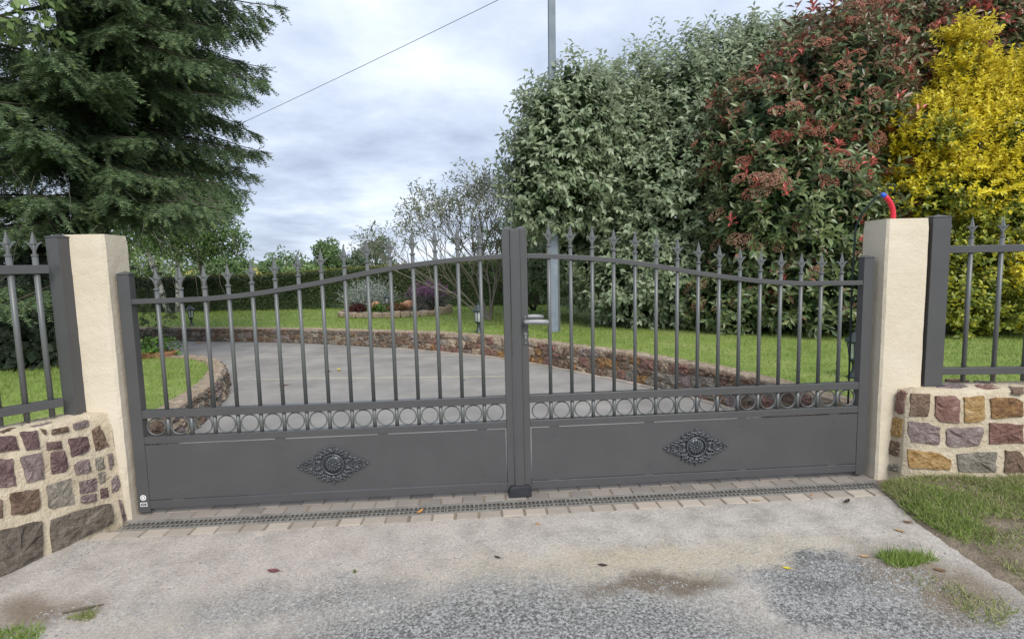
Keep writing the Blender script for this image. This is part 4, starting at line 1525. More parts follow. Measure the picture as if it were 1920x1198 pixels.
stk = MB().tube([(-1.90, -.83, on_apron(-1.9, -.83) + .006), (-1.84, -.815, on_apron(-1.84, -.815) + .008), (-1.77, -.795, on_apron(-1.77, -.795) + .005)], [.004, .006, .003], 6).build('stick', M['bark'])
tag(stk, 'brown stick lying on soil in the bottom left corner', 'stick')


# ---------------------------------------------------------------- hedge along the far lawn
HP = [(-15, 13.2), (-9.5, 12.65), (-6.18, 12.2), (-4.44, 12.05), (-1.5, 11.75), (.3, 11.5), (2.5, 11.2)]
HT = [1.2, 1.19, 1.18, 1.29, 1.41, 1.45, 1.5]
hw = PathWall(HP, HT)
hg = wempty('hedge', (-5, 12.5, .2), 'long clipped dark green hedge across the end of the lawn', 'hedge')
mb = MB()
n = 80
for i in range(n + 1):
    p, tg, z = hw.at(hw.len * i / n)
    nr = Vector((-tg.y, tg.x, 0))
    for a, zz_ in ((.0, .2), (.03, z * .6), (.05, z - .06), (.12, z - .03), (.85, z - .03), (.95, .2)):
        q = p + nr * a
        mb.v.append((q.x, q.y, zz_))
for i in range(n):
    for k_ in range(5):
        a = i * 6 + k_
        mb.f.append((a, a + 6, a + 7, a + 1))
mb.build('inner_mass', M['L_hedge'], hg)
n = 42000
dd = rng.uniform(0, hw.len, n)
hh = rng.uniform(0, 1, n) ** .85
idx = np.searchsorted(np.array(hw.c), dd) - 1
idx = np.clip(idx, 0, len(HP) - 2)
cc = np.array(hw.c)
tt = ((dd - cc[idx]) / (cc[idx + 1] - cc[idx]))[:, None]
HPn = np.array(HP)
ba = HPn[idx] * (1 - tt) + HPn[idx + 1] * tt
zt = np.interp(dd, cc, HT)
P = np.column_stack([ba[:, 0], ba[:, 1] + .02 + rng.normal(size=n) * .03, .22 + (zt - .22) * hh])
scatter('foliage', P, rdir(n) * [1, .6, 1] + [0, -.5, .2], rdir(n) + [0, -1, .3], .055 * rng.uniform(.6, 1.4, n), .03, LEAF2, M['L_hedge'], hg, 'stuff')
n = 14000
dd = rng.uniform(0, hw.len, n)
idx = np.clip(np.searchsorted(cc, dd) - 1, 0, len(HP) - 2)
tt = ((dd - cc[idx]) / (cc[idx + 1] - cc[idx]))[:, None]
ba = HPn[idx] * (1 - tt) + HPn[idx + 1] * tt
P = np.column_stack([ba[:, 0], ba[:, 1] + rng.uniform(.02, .9, n), np.interp(dd, cc, HT) + rng.normal(size=n) * .018])
scatter('top_growth', P, rdir(n) * [1, 1, .5] + [0, 0, .5], rdir(n) + [0, 0, 1], .05 * rng.uniform(.6, 1.3, n), .03, LEAF2, M['L_hedge_top'], hg, 'stuff')  # lighter yellow-green leaves over the hedge top


# ---------------------------------------------------------------- shrubs
def skel(mb, base, tips, r0, r1, bend=.25, n=6):
    for t_ in tips:
        a, b = Vector(base), Vector(t_)
        m_ = a.lerp(b, .5) + Vector((random.uniform(-1, 1), random.uniform(-1, 1), random.uniform(0, 1))) * bend
        pts = []
        for i in range(n + 1):
            t = i / n
            pts.append(a * (1 - t) ** 2 + m_ * 2 * t * (1 - t) + b * t * t)
        mb.tube(pts, [r0 + (r1 - r0) * i / n for i in range(n + 1)], 7)


def largest(P, n):
    """the n leaves nearest the camera and inside its picture"""
    c = np.array([-.23865, -2.95455, 1.29307])
    d = P - c
    z = d @ np.array(CF)
    x = (d @ np.array(CR)) / z
    y = (d @ np.array(CU)) / z
    ok = (np.abs(x) < .95) & (np.abs(y) < .6)
    s = np.where(ok, z, 1e9)
    return np.argsort(s)[:n]


def leaf_parts(arr, n, tpl, mat, parent, name='leaf'):
    """splits the n largest-looking leaves off as single parts; returns the rest"""
    P, D, Nn, L, Wd = arr
    pick = largest(P, n)
    tv, tf = tpl
    me = np_mesh(name, tv, [f for f in tf], M[mat])
    for i in pick:
        d = Vector(unit(D[i]))
        x = d.cross(Vector(Nn[i]))
        if x.length < 1e-4:
            x = d.orthogonal()
        x.normalize()
        z = x.cross(d)
        o = obj(name, me, parent)
        m3 = Matrix((( x.x * Wd[i], d.x * L[i], z.x * L[i], P[i][0]), (x.y * Wd[i], d.y * L[i], z.y * L[i], P[i][1]), (x.z * Wd[i], d.z * L[i], z.z * L[i], P[i][2]), (0, 0, 0, 1)))
        o.matrix_basis = m3
    keep = np.ones(len(P), bool)
    keep[pick] = False
    return P[keep], D[keep], Nn[keep], L[keep], Wd[keep]


# silver-green shrub
EB = [(1.75, 7.7, 2.8, 1.05, 1.2, 1.45), (2.75, 7.1, 3.25, 1.3, 1.3, 1.45), (2.2, 7.0, 1.6, 1.1, 1.1, 1.15), (3.75, 6.6, 3.7, 1.2, 1.2, 1.2), (3.2, 6.1, 2.2, 1.3, 1.2, 1.35),
      (2.95, 5.7, 1.0, 1.25, .95, .75), (4.8, 6.6, 4.3, 1.1, 1.1, 1.0), (1.55, 7.9, 1.9, .8, 1.0, 1.4), (4.1, 5.6, 1.2, 1.0, .9, 1.0),
      (1.0, 5.25, 3.0, .46, .42, .65), (.82, 5.35, 2.5, .42, .42, .62), (1.28, 5.3, 3.45, .55, .45, .66), (1.25, 5.35, 2.6, .5, .42, .6), (1.6, 5.95, 2.75, .8, .7, 1.0), (2.1, 6.2, 3.1, .9, .8, 1.0)]
sh = wempty('silver_shrub', (3.0, 6.8, .26), 'huge grey green leafy shrub behind the galvanised pole', 'shrub')
mb = MB()
skel(mb, (3.0, 6.8, .2), [(1.8, 7.7, 2.8), (2.7, 7.1, 4.2), (3.7, 6.6, 4.4), (2.2, 6.9, 1.8), (3.2, 6.1, 2.6), (4.6, 6.6, 4.6), (2.6, 5.9, 1.1)], .07, .015)
mb.build('trunk', M['bark'], sh, True)
P, Nn = shell(EB, 9500, .80, 1.06, .2, .42)
arr = shoots(P, Nn, 8, .28, .25, .8, .45, .098, .50, .85, .45)
arr = leaf_parts(arr, 150, LEAF8, 'L_silver', sh)
scatter('foliage', *arr, LEAF4, M['L_silver'], sh, 'stuff')
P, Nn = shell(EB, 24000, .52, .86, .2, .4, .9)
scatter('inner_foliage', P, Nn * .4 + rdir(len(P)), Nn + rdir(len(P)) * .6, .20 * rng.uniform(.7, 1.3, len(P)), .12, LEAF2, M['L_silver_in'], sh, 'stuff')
# stray leaders along its skyline
tp = []
for b in (EB[0], EB[1], EB[3], EB[6]):
    for k in range(16):
        a = rng.uniform(0, 6.28)
        tp.append((b[0] + b[3] * .75 * math.cos(a), b[1] + b[4] * .6 * math.sin(a), b[2] + b[5] * rng.uniform(.72, .98)))
tp = np.array(tp)
arr = shoots(tp, np.tile([0, 0, 1.0], (len(tp), 1)), 14, .5, 1.0, .8, .45, .10, .42, .8, .2)
scatter('leader_shoots', *arr, LEAF4, M['L_silver'], sh, 'stuff')

# photinia with red shoots and brownish flower heads
PB = [(4.1, 4.9, 2.85, .82, .9, .95), (5.0, 5.0, 3.45, 1.0, 1.0, 1.15), (4.3, 4.5, 1.85, 1.05, .9, 1.15), (4.65, 4.1, .85, .9, .75, .65), (6.9, 5.8, 4.6, 1.5, 1.1, 1.05), (8.4, 5.7, 4.7, 1.3, 1.1, 1.1), (5.9, 5.0, 2.5, .9, .9, 1.05), (3.85, 4.75, .85, .85, .75, .65), (5.8, 5.4, 4.05, .95, .9, .95)]
ph = wempty('red_shrub', (4.7, 4.9, .26), 'tall shrub with red young leaves and brownish flower heads above the right gate leaf', 'shrub')
mb = MB()
skel(mb, (4.7, 4.9, .2), [(4.0, 4.8, 2.8), (5.0, 5.0, 3.4), (5.6, 5.4, 4.2), (4.3, 4.5, 1.9), (6.8, 5.8, 4.5), (5.9, 5.0, 2.6)], .06, .015)
mb.build('trunk', M['bark'], ph, True)
P, Nn = shell(PB, 4200, .78, 1.03, .14, .36)
arr = shoots(P, Nn, 9, .24, .4, .8, .45, .115, .42, .9, .15)
arr = leaf_parts(arr, 150, LEAF8, 'L_photinia', ph)
br_ = rng.uniform(size=len(arr[0])) < np.clip((arr[0][:, 2] - 2.3) * .28, .04, .55)
scatter('foliage', *[a[~br_] for a in arr], LEAF4, M['L_photinia'], ph, 'stuff')
scatter('bronze_foliage', *[a[br_] for a in arr], LEAF4, M['L_bronze'], ph, 'stuff')
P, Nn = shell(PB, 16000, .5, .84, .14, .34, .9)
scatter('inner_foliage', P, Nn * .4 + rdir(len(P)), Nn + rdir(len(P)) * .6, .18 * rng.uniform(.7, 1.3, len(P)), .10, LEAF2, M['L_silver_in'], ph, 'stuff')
# red shoots: each a tuft of young leaves
P, Nn = shell(PB, 1200, .97, 1.08, .14, .36, .1)
sc_ = P[:, 2] + .5 * np.sin(P[:, 0] * 3) + rng.uniform(-1.1, 1.1, len(P))
sel = np.where(sc_ > 2.25)[0][:270]
low = np.where((sc_ < 1.9))[0][:12]
for i in np.concatenate([sel, low]):
    m_ = rng.integers(6, 11)
    a = shoots(P[i:i + 1], Nn[i:i + 1], int(m_), .11, .9, .7, .3, .105, .32, .75, -.1)
    scatter('red_shoot', *a, LEAF4, M['L_red'], ph)
# flower heads: domed clusters of tiny beads
head_me = []
for k in range(5):
    n = 220
    d = rdir(n)
    d[:, 2] = np.abs(d[:, 2]) * .62
    r_ = rng.uniform(.78, 1.05, n)[:, None]
    p = d * r_ * np.array([.10, .10, .085]) + [0, 0, .02]
    tv, tf = OCT
    V = (p[:, None, :] + tv[None] * rng.uniform(.009, .017, n)[:, None, None])
    F = [(f[None] + (np.arange(n) * len(tv))[:, None, None]).reshape(-1, f.shape[1]) for f in tf]
    head_me.append((np_mesh('flower_head', V.reshape(-1, 3), F, M['flower_w']), np_mesh('flower_head', V.reshape(-1, 3), F, M['flower_r'])))
P, Nn = shell(PB, 520, 1.0, 1.09, .14, .5, .1)
c = 0
for i in range(len(P)):
    if c >= 300 or rng.uniform() > (.40 if P[i][2] < 2.2 else .85):
        continue
    redd = P[i][2] + rng.uniform(-.8, .8) > 2.3
    o = obj('flower_head', head_me[int(rng.integers(5))][1 if redd else 0], ph)
    z_ax = Vector(Nn[i] * .8 + np.array([0, 0, .6])).normalized()
    q = z_ax.to_track_quat('Z', 'Y').to_matrix().to_4x4()
    s_ = rng.uniform(.7, 1.4)
    o.matrix_basis = Matrix.Translation(Vector(P[i])) @ q @ Matrix.Scale(s_, 4)
    c += 1

# golden shrub
UB = [(6.45, 4.3, 2.65, .85, .55, .42), (7.05, 4.3, 2.95, .55, .55, .5), (6.62, 4.3, 3.75, .22, .25, .62), (6.68, 4.3, 3.3, .27, .3, .5), (7.5, 4.3, 3.3, .42, .45, .65), (6.1, 4.2, 2.95, .38, .4, .38), (6.4, 4.1, 2.2, .72, .5, .32), (7.15, 4.1, 2.4, .6, .5, .66), (7.9, 4.2, 2.8, .6, .6, .9)]
UB2 = [(6.85, 3.9, 1.55, .62, .5, .45), (6.4, 3.7, .95, .62, .5, .62), (6.75, 3.5, .6, .6, .5, .42), (5.9, 3.6, .62, .42, .4, .42), (7.7, 3.8, 1.3, .8, .7, 1.3)]
eu = wempty('golden_shrub', (6.6, 4.1, .26), 'bright yellow and green small leaved shrub behind the right fence', 'shrub')
mb = MB()
skel(mb, (6.6, 4.1, .2), [(6.1, 4.2, 2.6), (7.0, 4.3, 3.0), (6.65, 4.3, 3.8), (6.3, 3.8, 1.4), (7.5, 4.2, 2.4), (6.7, 4.0, 2.2)], .05, .012)
mb.build('trunk', M['bark'], eu, True)
P, Nn = shell(UB, 4400, .78, 1.18, .26, .4)
arr = shoots(P, Nn, 11, .18, .6, .8, .4, .060, .55, .85, 0)
arr = leaf_parts(arr, 60, LEAF8, 'L_gold', eu)
gs_ = (np.sin(arr[0][:, 0] * 6.3 + 2) + np.sin(arr[0][:, 2] * 7.1) + np.sin(arr[0][:, 1] * 9) + rng.normal(size=len(arr[0])) * .7 - (arr[0][:, 2] - 2.4) * .9) > 1.45
scatter('golden_foliage', *[a[~gs_] for a in arr], LEAF4, M['L_gold'], eu, 'stuff')
scatter('green_foliage', *[a[gs_] for a in arr], LEAF4, M['L_lime'], eu, 'stuff')
tpn = np.array([(6.65 + random.uniform(-.14, .14), 4.3 + random.uniform(-.14, .14), 4.2 + random.uniform(-.5, .15)) for _ in range(60)])
arr = shoots(tpn, np.tile([0, 0, 1.0], (60, 1)), 13, .26, 1, .5, .35, .060, .55, .8, 0)
scatter('leader_shoots', *arr, LEAF4, M['L_gold'], eu, 'stuff')
P, Nn = shell(UB2, 2800, .80, 1.07, .16, .36)
arr = shoots(P, Nn, 10, .18, .4, .8, .45, .066, .55, .85, .1)
gsel = (np.sin(arr[0][:, 0] * 5) + np.sin(arr[0][:, 2] * 6 + 1) + rng.normal(size=len(arr[0])) * .5) > 1.15
scatter('lower_foliage', *[a[~gsel] for a in arr], LEAF4, M['L_lime'], eu, 'stuff')
scatter('lower_golden_foliage', *[a[gsel] for a in arr], LEAF4, M['L_gold'], eu, 'stuff')
P, Nn = shell(UB + UB2, 16000, .5, .85, .16, .34)
scatter('inner_foliage', P, Nn * .4 + rdir(len(P)), Nn + rdir(len(P)) * .6, .07 * rng.uniform(.7, 1.3, len(P)), .04, LEAF2, M['L_lime'], eu, 'stuff')

# dark evergreen mass closing the gap behind the right pillar and beyond the fence
DB = [(5.2, 6.3, 1.4, 1.2, .9, 1.3), (7.2, 5.6, 1.6, 1.6, .9, 1.5), (9.5, 5.0, 2.0, 1.6, 1.0, 1.9)]
dk = wempty('evergreen_shrub', (7.2, 5.6, .26), 'dark evergreen shrub filling the shade behind the yellow shrub', 'shrub')
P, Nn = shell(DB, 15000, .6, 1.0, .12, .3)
scatter('foliage', P, Nn * .5 + rdir(len(P)), Nn + rdir(len(P)) * .5, .10, .05, LEAF2, M['L_silver_in'], dk, 'stuff')  # inner shade colour keeps the gap behind the pillar dark

# ---------------------------------------------------------------- spruce
SP = np.array([-5.55, 5.0, .15])
sp = wempty('spruce_tree', tuple(SP), 'big dark spruce with drooping branches behind the left fence', 'tree')
tr = MB().tube([(SP[0], SP[1], .1), (SP[0] + .03, SP[1], 2), (SP[0], SP[1] + .05, 5), (SP[0] - .03, SP[1], 9), (SP[0], SP[1], 12.5)], [.24, .20, .15, .08, .01], 12)
tr.build('trunk', M['bark'], sp, True)
limb = MB()
tw_P, tw_D, tw_N, tw_L = [], [], [], []
tip_P, tip_D, tip_N, tip_L = [], [], [], []
z = 1.25
while z < 10.5:
    nb = 8 if z < 7 else 4
    for b in range(nb):
        az = random.gauss(-.45, 1.0) if random.random() < .68 else random.uniform(0, 2 * math.pi)
        toward = math.cos(az) > -.55                         # the side facing the drive is fuller
        if (z > 6.6 and random.random() < .55) or (z < 2.2 and (math.cos(az) > .12 or random.random() < .3)):
            continue
        Lb = (float(np.interp(z, [1.25, 2.6, 3.6, 4.8, 6.0, 10.5], [1.75, 1.95, 2.2, 2.55, 2.7, 1.2]))) * random.uniform(.70, 1.05)
        dx, dy = math.cos(az), math.sin(az)
        dro = random.uniform(.14, .36)
        nseg = 14
        pts, dirs = [], []
        wv = random.uniform(-.25, .25)
        for i in range(nseg + 1):
            t = i / nseg
            r_ = Lb * t
            zz_ = z + .15 * Lb * t - dro * Lb * 1.6 * t * t + .55 * dro * Lb * t ** 4
            a2 = az + wv * t
            pts.append(np.array([SP[0] + math.cos(a2) * r_, SP[1] + math.sin(a2) * r_, zz_]))
        limb.tube([tuple(p) for p in pts[::2]], [.028 * (1 - .85 * k / (len(pts[::2]) - 1)) for k in range(len(pts[::2]))], 5, False)
        for e_ in range(9):
            tw_P.append(pts[-1] * (1 - e_ * .03) + pts[-4] * (e_ * .03))
            tw_D.append((pts[-1] - pts[-3]) / np.linalg.norm(pts[-1] - pts[-3]) + np.array([random.gauss(0, .4), random.gauss(0, .4), random.gauss(-.25, .3)]))
            tw_N.append((random.gauss(0, .4), random.gauss(0, .4), 1))
            tw_L.append(random.uniform(.12, .18))
        for i in range(2, nseg + 1):
            t = i / nseg
            if t < .08:
                continue
            fw_ = pts[i] - pts[i - 1]
            fw_ = fw_ / np.linalg.norm(fw_)
            sd = np.array([-fw_[1], fw_[0], 0])
            sd /= np.linalg.norm(sd)
            for sgn in (-1, 1):
                for rep in range((3 if random.random() < .6 else 2) if (toward and z < 6.0) else 1):
                    if not toward and random.random() < .5:
                        continue
                    q0 = pts[i] - fw_ * random.uniform(0, Lb / nseg)
                    ls = (.16 + .62 * (1 - t) ** .7) * random.uniform(.6, 1.15) * min(1, Lb / 2)
                    d0 = fw_ * random.uniform(.55, .9) + sd * sgn * random.uniform(.5, 1.0) + np.array([0, 0, random.uniform(-.95, -.05)])
                    d0 /= np.linalg.norm(d0)
                    ns = max(2, int(ls / .085))
                    for k in range(ns):
                        u = (k + .5) / ns
                        p = q0 + d0 * ls * u + np.array([0, 0, -.22 * ls * u * u])
                        tw_P.append(p)
                        tw_D.append(d0 + np.array([0, 0, -.30 * u]))
                        tw_N.append((random.gauss(0, .35), random.gauss(0, .35), 1))
                        tw_L.append(random.uniform(.11, .16))
                        s2 = np.cross(d0, [0, 0, 1]) * (1 if k % 2 else -1)
                        tw_P.append(p)
                        tw_D.append(d0 * .7 + s2 * .75 + np.array([0, 0, random.uniform(-.75, -.1)]))
                        tw_N.append((random.gauss(0, .4), random.gauss(0, .4), 1))
                        tw_L.append(random.uniform(.10, .17) * (1.25 - .5 * u))
                    if random.random() < .45 and t > .45:
                        tip_P.append(q0 + d0 * ls + np.array([0, 0, -.22 * ls]))
                        tip_D.append(d0 + np.array([0, 0, -.3]))
                        tip_N.append((random.gauss(0, .3), random.gauss(0, .3), 1))
                        tip_L.append(random.uniform(.045, .075))
    z += .26
limb.build('branches', M['bark'], sp, True)
tw_L = np.array(tw_L)
scatter('crown', np.array(tw_P), np.array(tw_D), np.array(tw_N, float), tw_L * 1.12, tw_L * .95, SPRIG, M['L_spruce'], sp, 'stuff')
tip_L = np.array(tip_L)
scatter('young_tips', np.array(tip_P), np.array(tip_D), np.array(tip_N, float), tip_L, tip_L * 1.0, SPRIG, M['L_spruce_tip'], sp, 'stuff')
# dead hanging twigs under the crown
dt = MB()
for k in range(110):
    az = random.uniform(-1.6, 1.4)
    r_ = random.uniform(.4, 1.9)
    p = Vector((SP[0] + math.cos(az) * r_, SP[1] + math.sin(az) * r_, random.uniform(1.3, 2.5)))
    pts = [p]
    d_ = Vector((math.cos(az) * .4 + random.uniform(-.5, .5), math.sin(az) * .4 + random.uniform(-.5, .5), random.uniform(-1, -.2))).normalized()
    for i in range(5):
        d_ = (d_ + Vector((random.uniform(-.3, .3), random.uniform(-.3, .3), random.uniform(-.3, .15)))).normalized()
        pts.append(pts[-1] + d_ * random.uniform(.08, .16))
    dt.tube(pts, [.0035, .003, .003, .0025, .002, .001], 4, False)
dt.build('dead_twigs', M['dead'], sp)['kind'] = 'stuff'

# dark conifer further left behind the fence, shade put into its leaf colour
CB = [(-6.0, 4.2, .75, 1.0, .6, .95), (-6.6, 3.6, .5, .6, .4, .5), (-5.7, 4.6, 1.2, .7, .4, .8), (-7.3, 4.6, 1.6, 1.2, .7, 1.6), (-8.6, 5.6, 2.4, 1.6, 1.0, 2.3), (-5.3, 5.6, .75, .45, .4, .6), (-8.4, 7.0, 3.3, 1.1, .9, 1.6), (-9.3, 6.6, 4.8, 1.2, 1.0, 1.5)]
cf = wempty('evergreen_hedge', (-8.0, 4.5, .15), 'shaded evergreen bushes behind the left fence under the spruce', 'shrub')
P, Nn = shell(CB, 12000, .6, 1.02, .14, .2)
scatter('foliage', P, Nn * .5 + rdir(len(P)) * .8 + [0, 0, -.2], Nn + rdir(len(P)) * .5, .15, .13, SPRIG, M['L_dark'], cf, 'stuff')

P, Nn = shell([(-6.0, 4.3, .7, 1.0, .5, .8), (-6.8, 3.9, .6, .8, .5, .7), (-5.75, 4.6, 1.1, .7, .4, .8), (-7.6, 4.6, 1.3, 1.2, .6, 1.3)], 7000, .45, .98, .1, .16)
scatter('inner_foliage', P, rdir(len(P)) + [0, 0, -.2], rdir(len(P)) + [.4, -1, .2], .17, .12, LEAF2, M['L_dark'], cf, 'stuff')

# leafy branch hanging into the top left corner
lb = wempty('maple_branch', (-5.3, 2.6, .2), 'fresh green broadleaved tree whose leaves hang into the top left corner', 'tree')
MB().tube([(-5.9, 2.2, .2), (-5.85, 2.25, 2), (-5.6, 2.5, 3.5), (-5.2, 2.9, 4.4)], [.09, .08, .05, .02], 8).build('trunk', M['bark'], lb, True)
P, Nn = shell([(-4.95, 3.2, 4.15, .42, .4, .36), (-5.5, 3.0, 4.3, .5, .5, .5), (-6.1, 2.6, 4.6, .8, .7, .8)], 420, .6, 1.05, .15, 1)
arr = shoots(P, Nn, 6, .16, -.2, .6, .5, .085, .7, .9, .3)
scatter('crown', *arr, LEAF4, M['L_tree3'], lb, 'stuff')


# ---------------------------------------------------------------- birches
def birch(base, top, lean, r, blobs, nleaf, label, mat='birch', leafmat='L_birch', bare=0):
    b = wempty('birch_tree', base, label, 'tree')
    bx_, by_, bz_ = base
    pts = [(bx_ + lean[0] * t + .05 * math.sin(5 * t), by_ + lean[1] * t, bz_ - .1 + (top - bz_) * t) for t in np.linspace(0, 1, 9)]
    mb = MB().tube(pts, [r * (1 - .8 * t) for t in np.linspace(0, 1, 9)], 9)
    tips = []
    for k in range(9 + bare):
        i = random.randint(4 if not bare else 3, 8)
        a = random.uniform(0, 6.28)
        l = random.uniform(.5, 1.2)
        s_ = Vector(pts[i])
        e_ = s_ + Vector((math.cos(a) * l, math.sin(a) * l, random.uniform(.2, .7)))
        mb.tube([s_, s_.lerp(e_, .5) + Vector((0, 0, .12)), e_], [r * .28, r * .18, r * .07], 5, False)
    mb.build('trunk', M[mat], b, True)
    if nleaf:
        P, Nn = shell(blobs, nleaf, .35, 1.02, .2, .8, 1.1)
        n = len(P)
        scatter('crown', P, rdir(n) * .8 + [0, 0, -.5], rdir(n), .075 * rng.uniform(.6, 1.3, n), .055, LEAF2, M[leafmat], b, 'stuff')


birch((-8.50, 12.2, .25), 5.2, (-1.3, 0, 0), .085, [(-9.2, 12.2, 3.4, 1.3, 1.1, 1.3), (-8.19, 11.5, 2.24, .75, .7, .62), (-7.9, 11.8, 2.87, .84, .7, .56), (-9.3, 12, 2.5, .9, .8, .7)], 11000, 'leaning white birch before the hedge, the left one of the pair')
birch((-8.27, 12.2, .25), 4.8, (.15, 0, 0), .075, [(-7.6, 12.2, 3.3, 1.1, 1.0, 1.1), (-7.33, 11.6, 2.09, .76, .7, .60)], 11000, 'white birch before the hedge, the right one of the pair')
birch((-7.35, 11.9, .25), 4.2, (-.35, 0, 0), .085, [(-6.6, 11.8, 2.16, .63, .6, .63), (-6.9, 11.8, 3.1, .7, .6, .7)], 3000, 'slim pale trunked tree with bare branches right of the birches', 'twig', 'L_birch', 22)


# ---------------------------------------------------------------- sparse multi-stemmed shrub by the lawn lantern
def grow(mb, p, d, l, r, depth, tips, spread=.55, upb=.12):
    n = 4
    pts = [Vector(p)]
    for i in range(n):
        d = (d + Vector((random.uniform(-.16, .16), random.uniform(-.16, .16), random.uniform(-.02, upb)))).normalized()
        pts.append(pts[-1] + d * l / n)
    mb.tube(pts, [r * (1 - .35 * i / n) for i in range(n + 1)], 6 if r > .01 else 4, False)
    if depth == 0:
        tips.append((pts[-1], d))
        tips.append((pts[-2], d))
        return
    for k in range(random.choice((2, 2, 3)) if depth < 4 else 3):
        a = Vector((random.gauss(0, 1), random.gauss(0, 1), random.gauss(0, .5)))
        nd_ = (d + a.normalized() * spread).normalized()
        grow(mb, pts[-1] if k < 2 else pts[-2], nd_, l * random.uniform(.62, .85), r * .62, depth - 1, tips, spread, upb)


def sparse_tree(base, stems, depth, l0, r0, label, nper, mat, leaf, name='sparse_tree', lm='L_sparse'):
    t_ = wempty(name, base, label, 'tree')
    mb = MB()
    tips = []
    for dx, dy, dz, ll in stems:
        grow(mb, base, Vector((dx, dy, dz)).normalized(), l0 * ll, r0, depth, tips)
    mb.build('trunk', M[mat], t_, True)
    P = np.array([tuple(q[0]) for q in tips])
    Dn = np.array([tuple(q[1]) for q in tips])
    arr = shoots(P, Dn, nper, .16, .2, .9, .3, leaf, .32, .8, 0)
    scatter('crown', *arr, LEAF4, M[lm], t_, 'stuff')


random.seed(21)
sparse_tree((.1, 7.5, .24), [(-.85, -.1, .55, 1.0), (-.45, .15, .85, 1.0), (.1, -.1, 1, 1.05), (.3, .2, .9, .95), (-.6, .3, .75, 1.0), (-.15, .4, 1, 1.05), (-.95, .2, .7, .95)], 5, .92, .024,
            'sparse many stemmed shrub with thin grey branches left of the gate centre', 3, 'twig', .08)
random.seed(5)
sparse_tree((.95, 9.3, .25), [(-.3, 0, 1, 1.0), (.3, .1, 1, 1.0), (0, .2, 1, 1.0), (-.6, .1, .8, .9)], 4, .75, .035, 'small bushy tree behind the gate centre, left of the pole', 9, 'bark', .09, 'garden_tree', 'L_birch')
KB = [(1.2, 9.6, 1.8, .8, .7, 1.0), (.75, 9.5, 1.3, .6, .6, .7), (1.7, 9.2, 1.3, .7, .6, .6)]
kb = wempty('garden_bush', (1.2, 9.6, .25), 'loose green bush in the shade just left of the big grey green shrub', 'shrub')
mb = MB()
skel(mb, (1.2, 9.6, .2), [(1.2, 9.6, 1.8), (.75, 9.5, 1.4), (1.7, 9.2, 1.4)], .04, .01)
mb.build('trunk', M['bark'], kb, True)
P, Nn = shell(KB, 700, .5, 1.05, .2, .4)
arr = shoots(P, Nn, 7, .2, .3, .8, .5, .075, .4, .9, .1)
scatter('foliage', *arr, LEAF4, M['L_birch'], kb, 'stuff')

# ---------------------------------------------------------------- trees far beyond the hedge
random.seed(9)
FT = [((-17.0, 27), 3.8, 2.6, 'L_tree3', 'pale green bushy tree just right of the birches beyond the hedge'),
      ((-13.2, 26), 2.5, 1.6, 'L_tree', 'low rounded green tree beyond the hedge, second from the birches'),
      ((-11.6, 31), 2.8, 1.7, 'L_tree', 'low green tree beyond the hedge left of the tall rounded tree'),
      ((-9.6, 27), 1.75, 1.3, 'L_tree3', 'small light green bush at the foot of the tall rounded tree'),
      ((-9.3, 32), 3.5, 1.35, 'L_tree', 'tall rounded green tree standing out above the hedge'),
      ((-7.9, 33), 2.6, 1.1, 'L_tree2', 'narrow darker tree between the two tall trees beyond the hedge'),
      ((-7.1, 36), 3.7, 1.6, 'L_tree2', 'dark blue green tree, the taller one right of the rounded tree'),
      ((-3.9, 42), 1.9, 2.4, 'L_tree3', 'low pale green tree behind the sparse shrub on the horizon'),
      ((-.5, 40), 2.6, 2.4, 'L_tree', 'green tree far behind the sparse shrub near the gate centre')]
for (x, y), top, rad, mt, lab in FT:
    t_ = wempty('far_tree', (x, y, -.1), lab, 'tree')
    MB().tube([(x, y, -.2), (x + .1, y, top * .4), (x, y, top * .8)], [.18, .13, .05], 7).build('trunk', M['bark'], t_, True)
    bl = [(x, y, top * .45, rad * .85, rad * .8, top * .42)]
    for k in range(8):
        a = random.uniform(0, 6.28)
        rr = rad * random.uniform(.35, .55)
        zc = top * random.uniform(.3, 1.0) - rr
        wz = rad * .62 * (1 - .45 * max(zc, 0) / top)
        bl.append((x + math.cos(a) * wz, y + math.sin(a) * rad * .5, max(zc, .4), rr, rr, rr * .9))
    P, Nn = shell(bl, 5200, .55, 1.05, .2, 0, .8)
    n = len(P)
    scatter('crown', P, rdir(n) + Nn * .4, Nn + rdir(n) * .8, .17 * rng.uniform(.6, 1.3, n), .12, LEAF2, M[mt], t_, 'stuff')
P = np.stack([rng.uniform(-160, 120, 14000), rng.uniform(95, 135, 14000), np.zeros(14000)], 1)
hmax = 2.0 + .9 * np.sin(P[:, 0] * .11) + .6 * np.sin(P[:, 0] * .37 + 1) + .4 * np.sin(P[:, 0] * .9)
P[:, 2] = rng.uniform(-.6, 1, len(P)) * hmax
n = len(P)
tag(scatter('distant_wood', P, rdir(n), rdir(n) + [0, -1, .5], 1.4, 1.1, LEAF2, M['L_tree2'], None, 'stuff'), 'hazy line of distant trees on the horizon', 'wood')
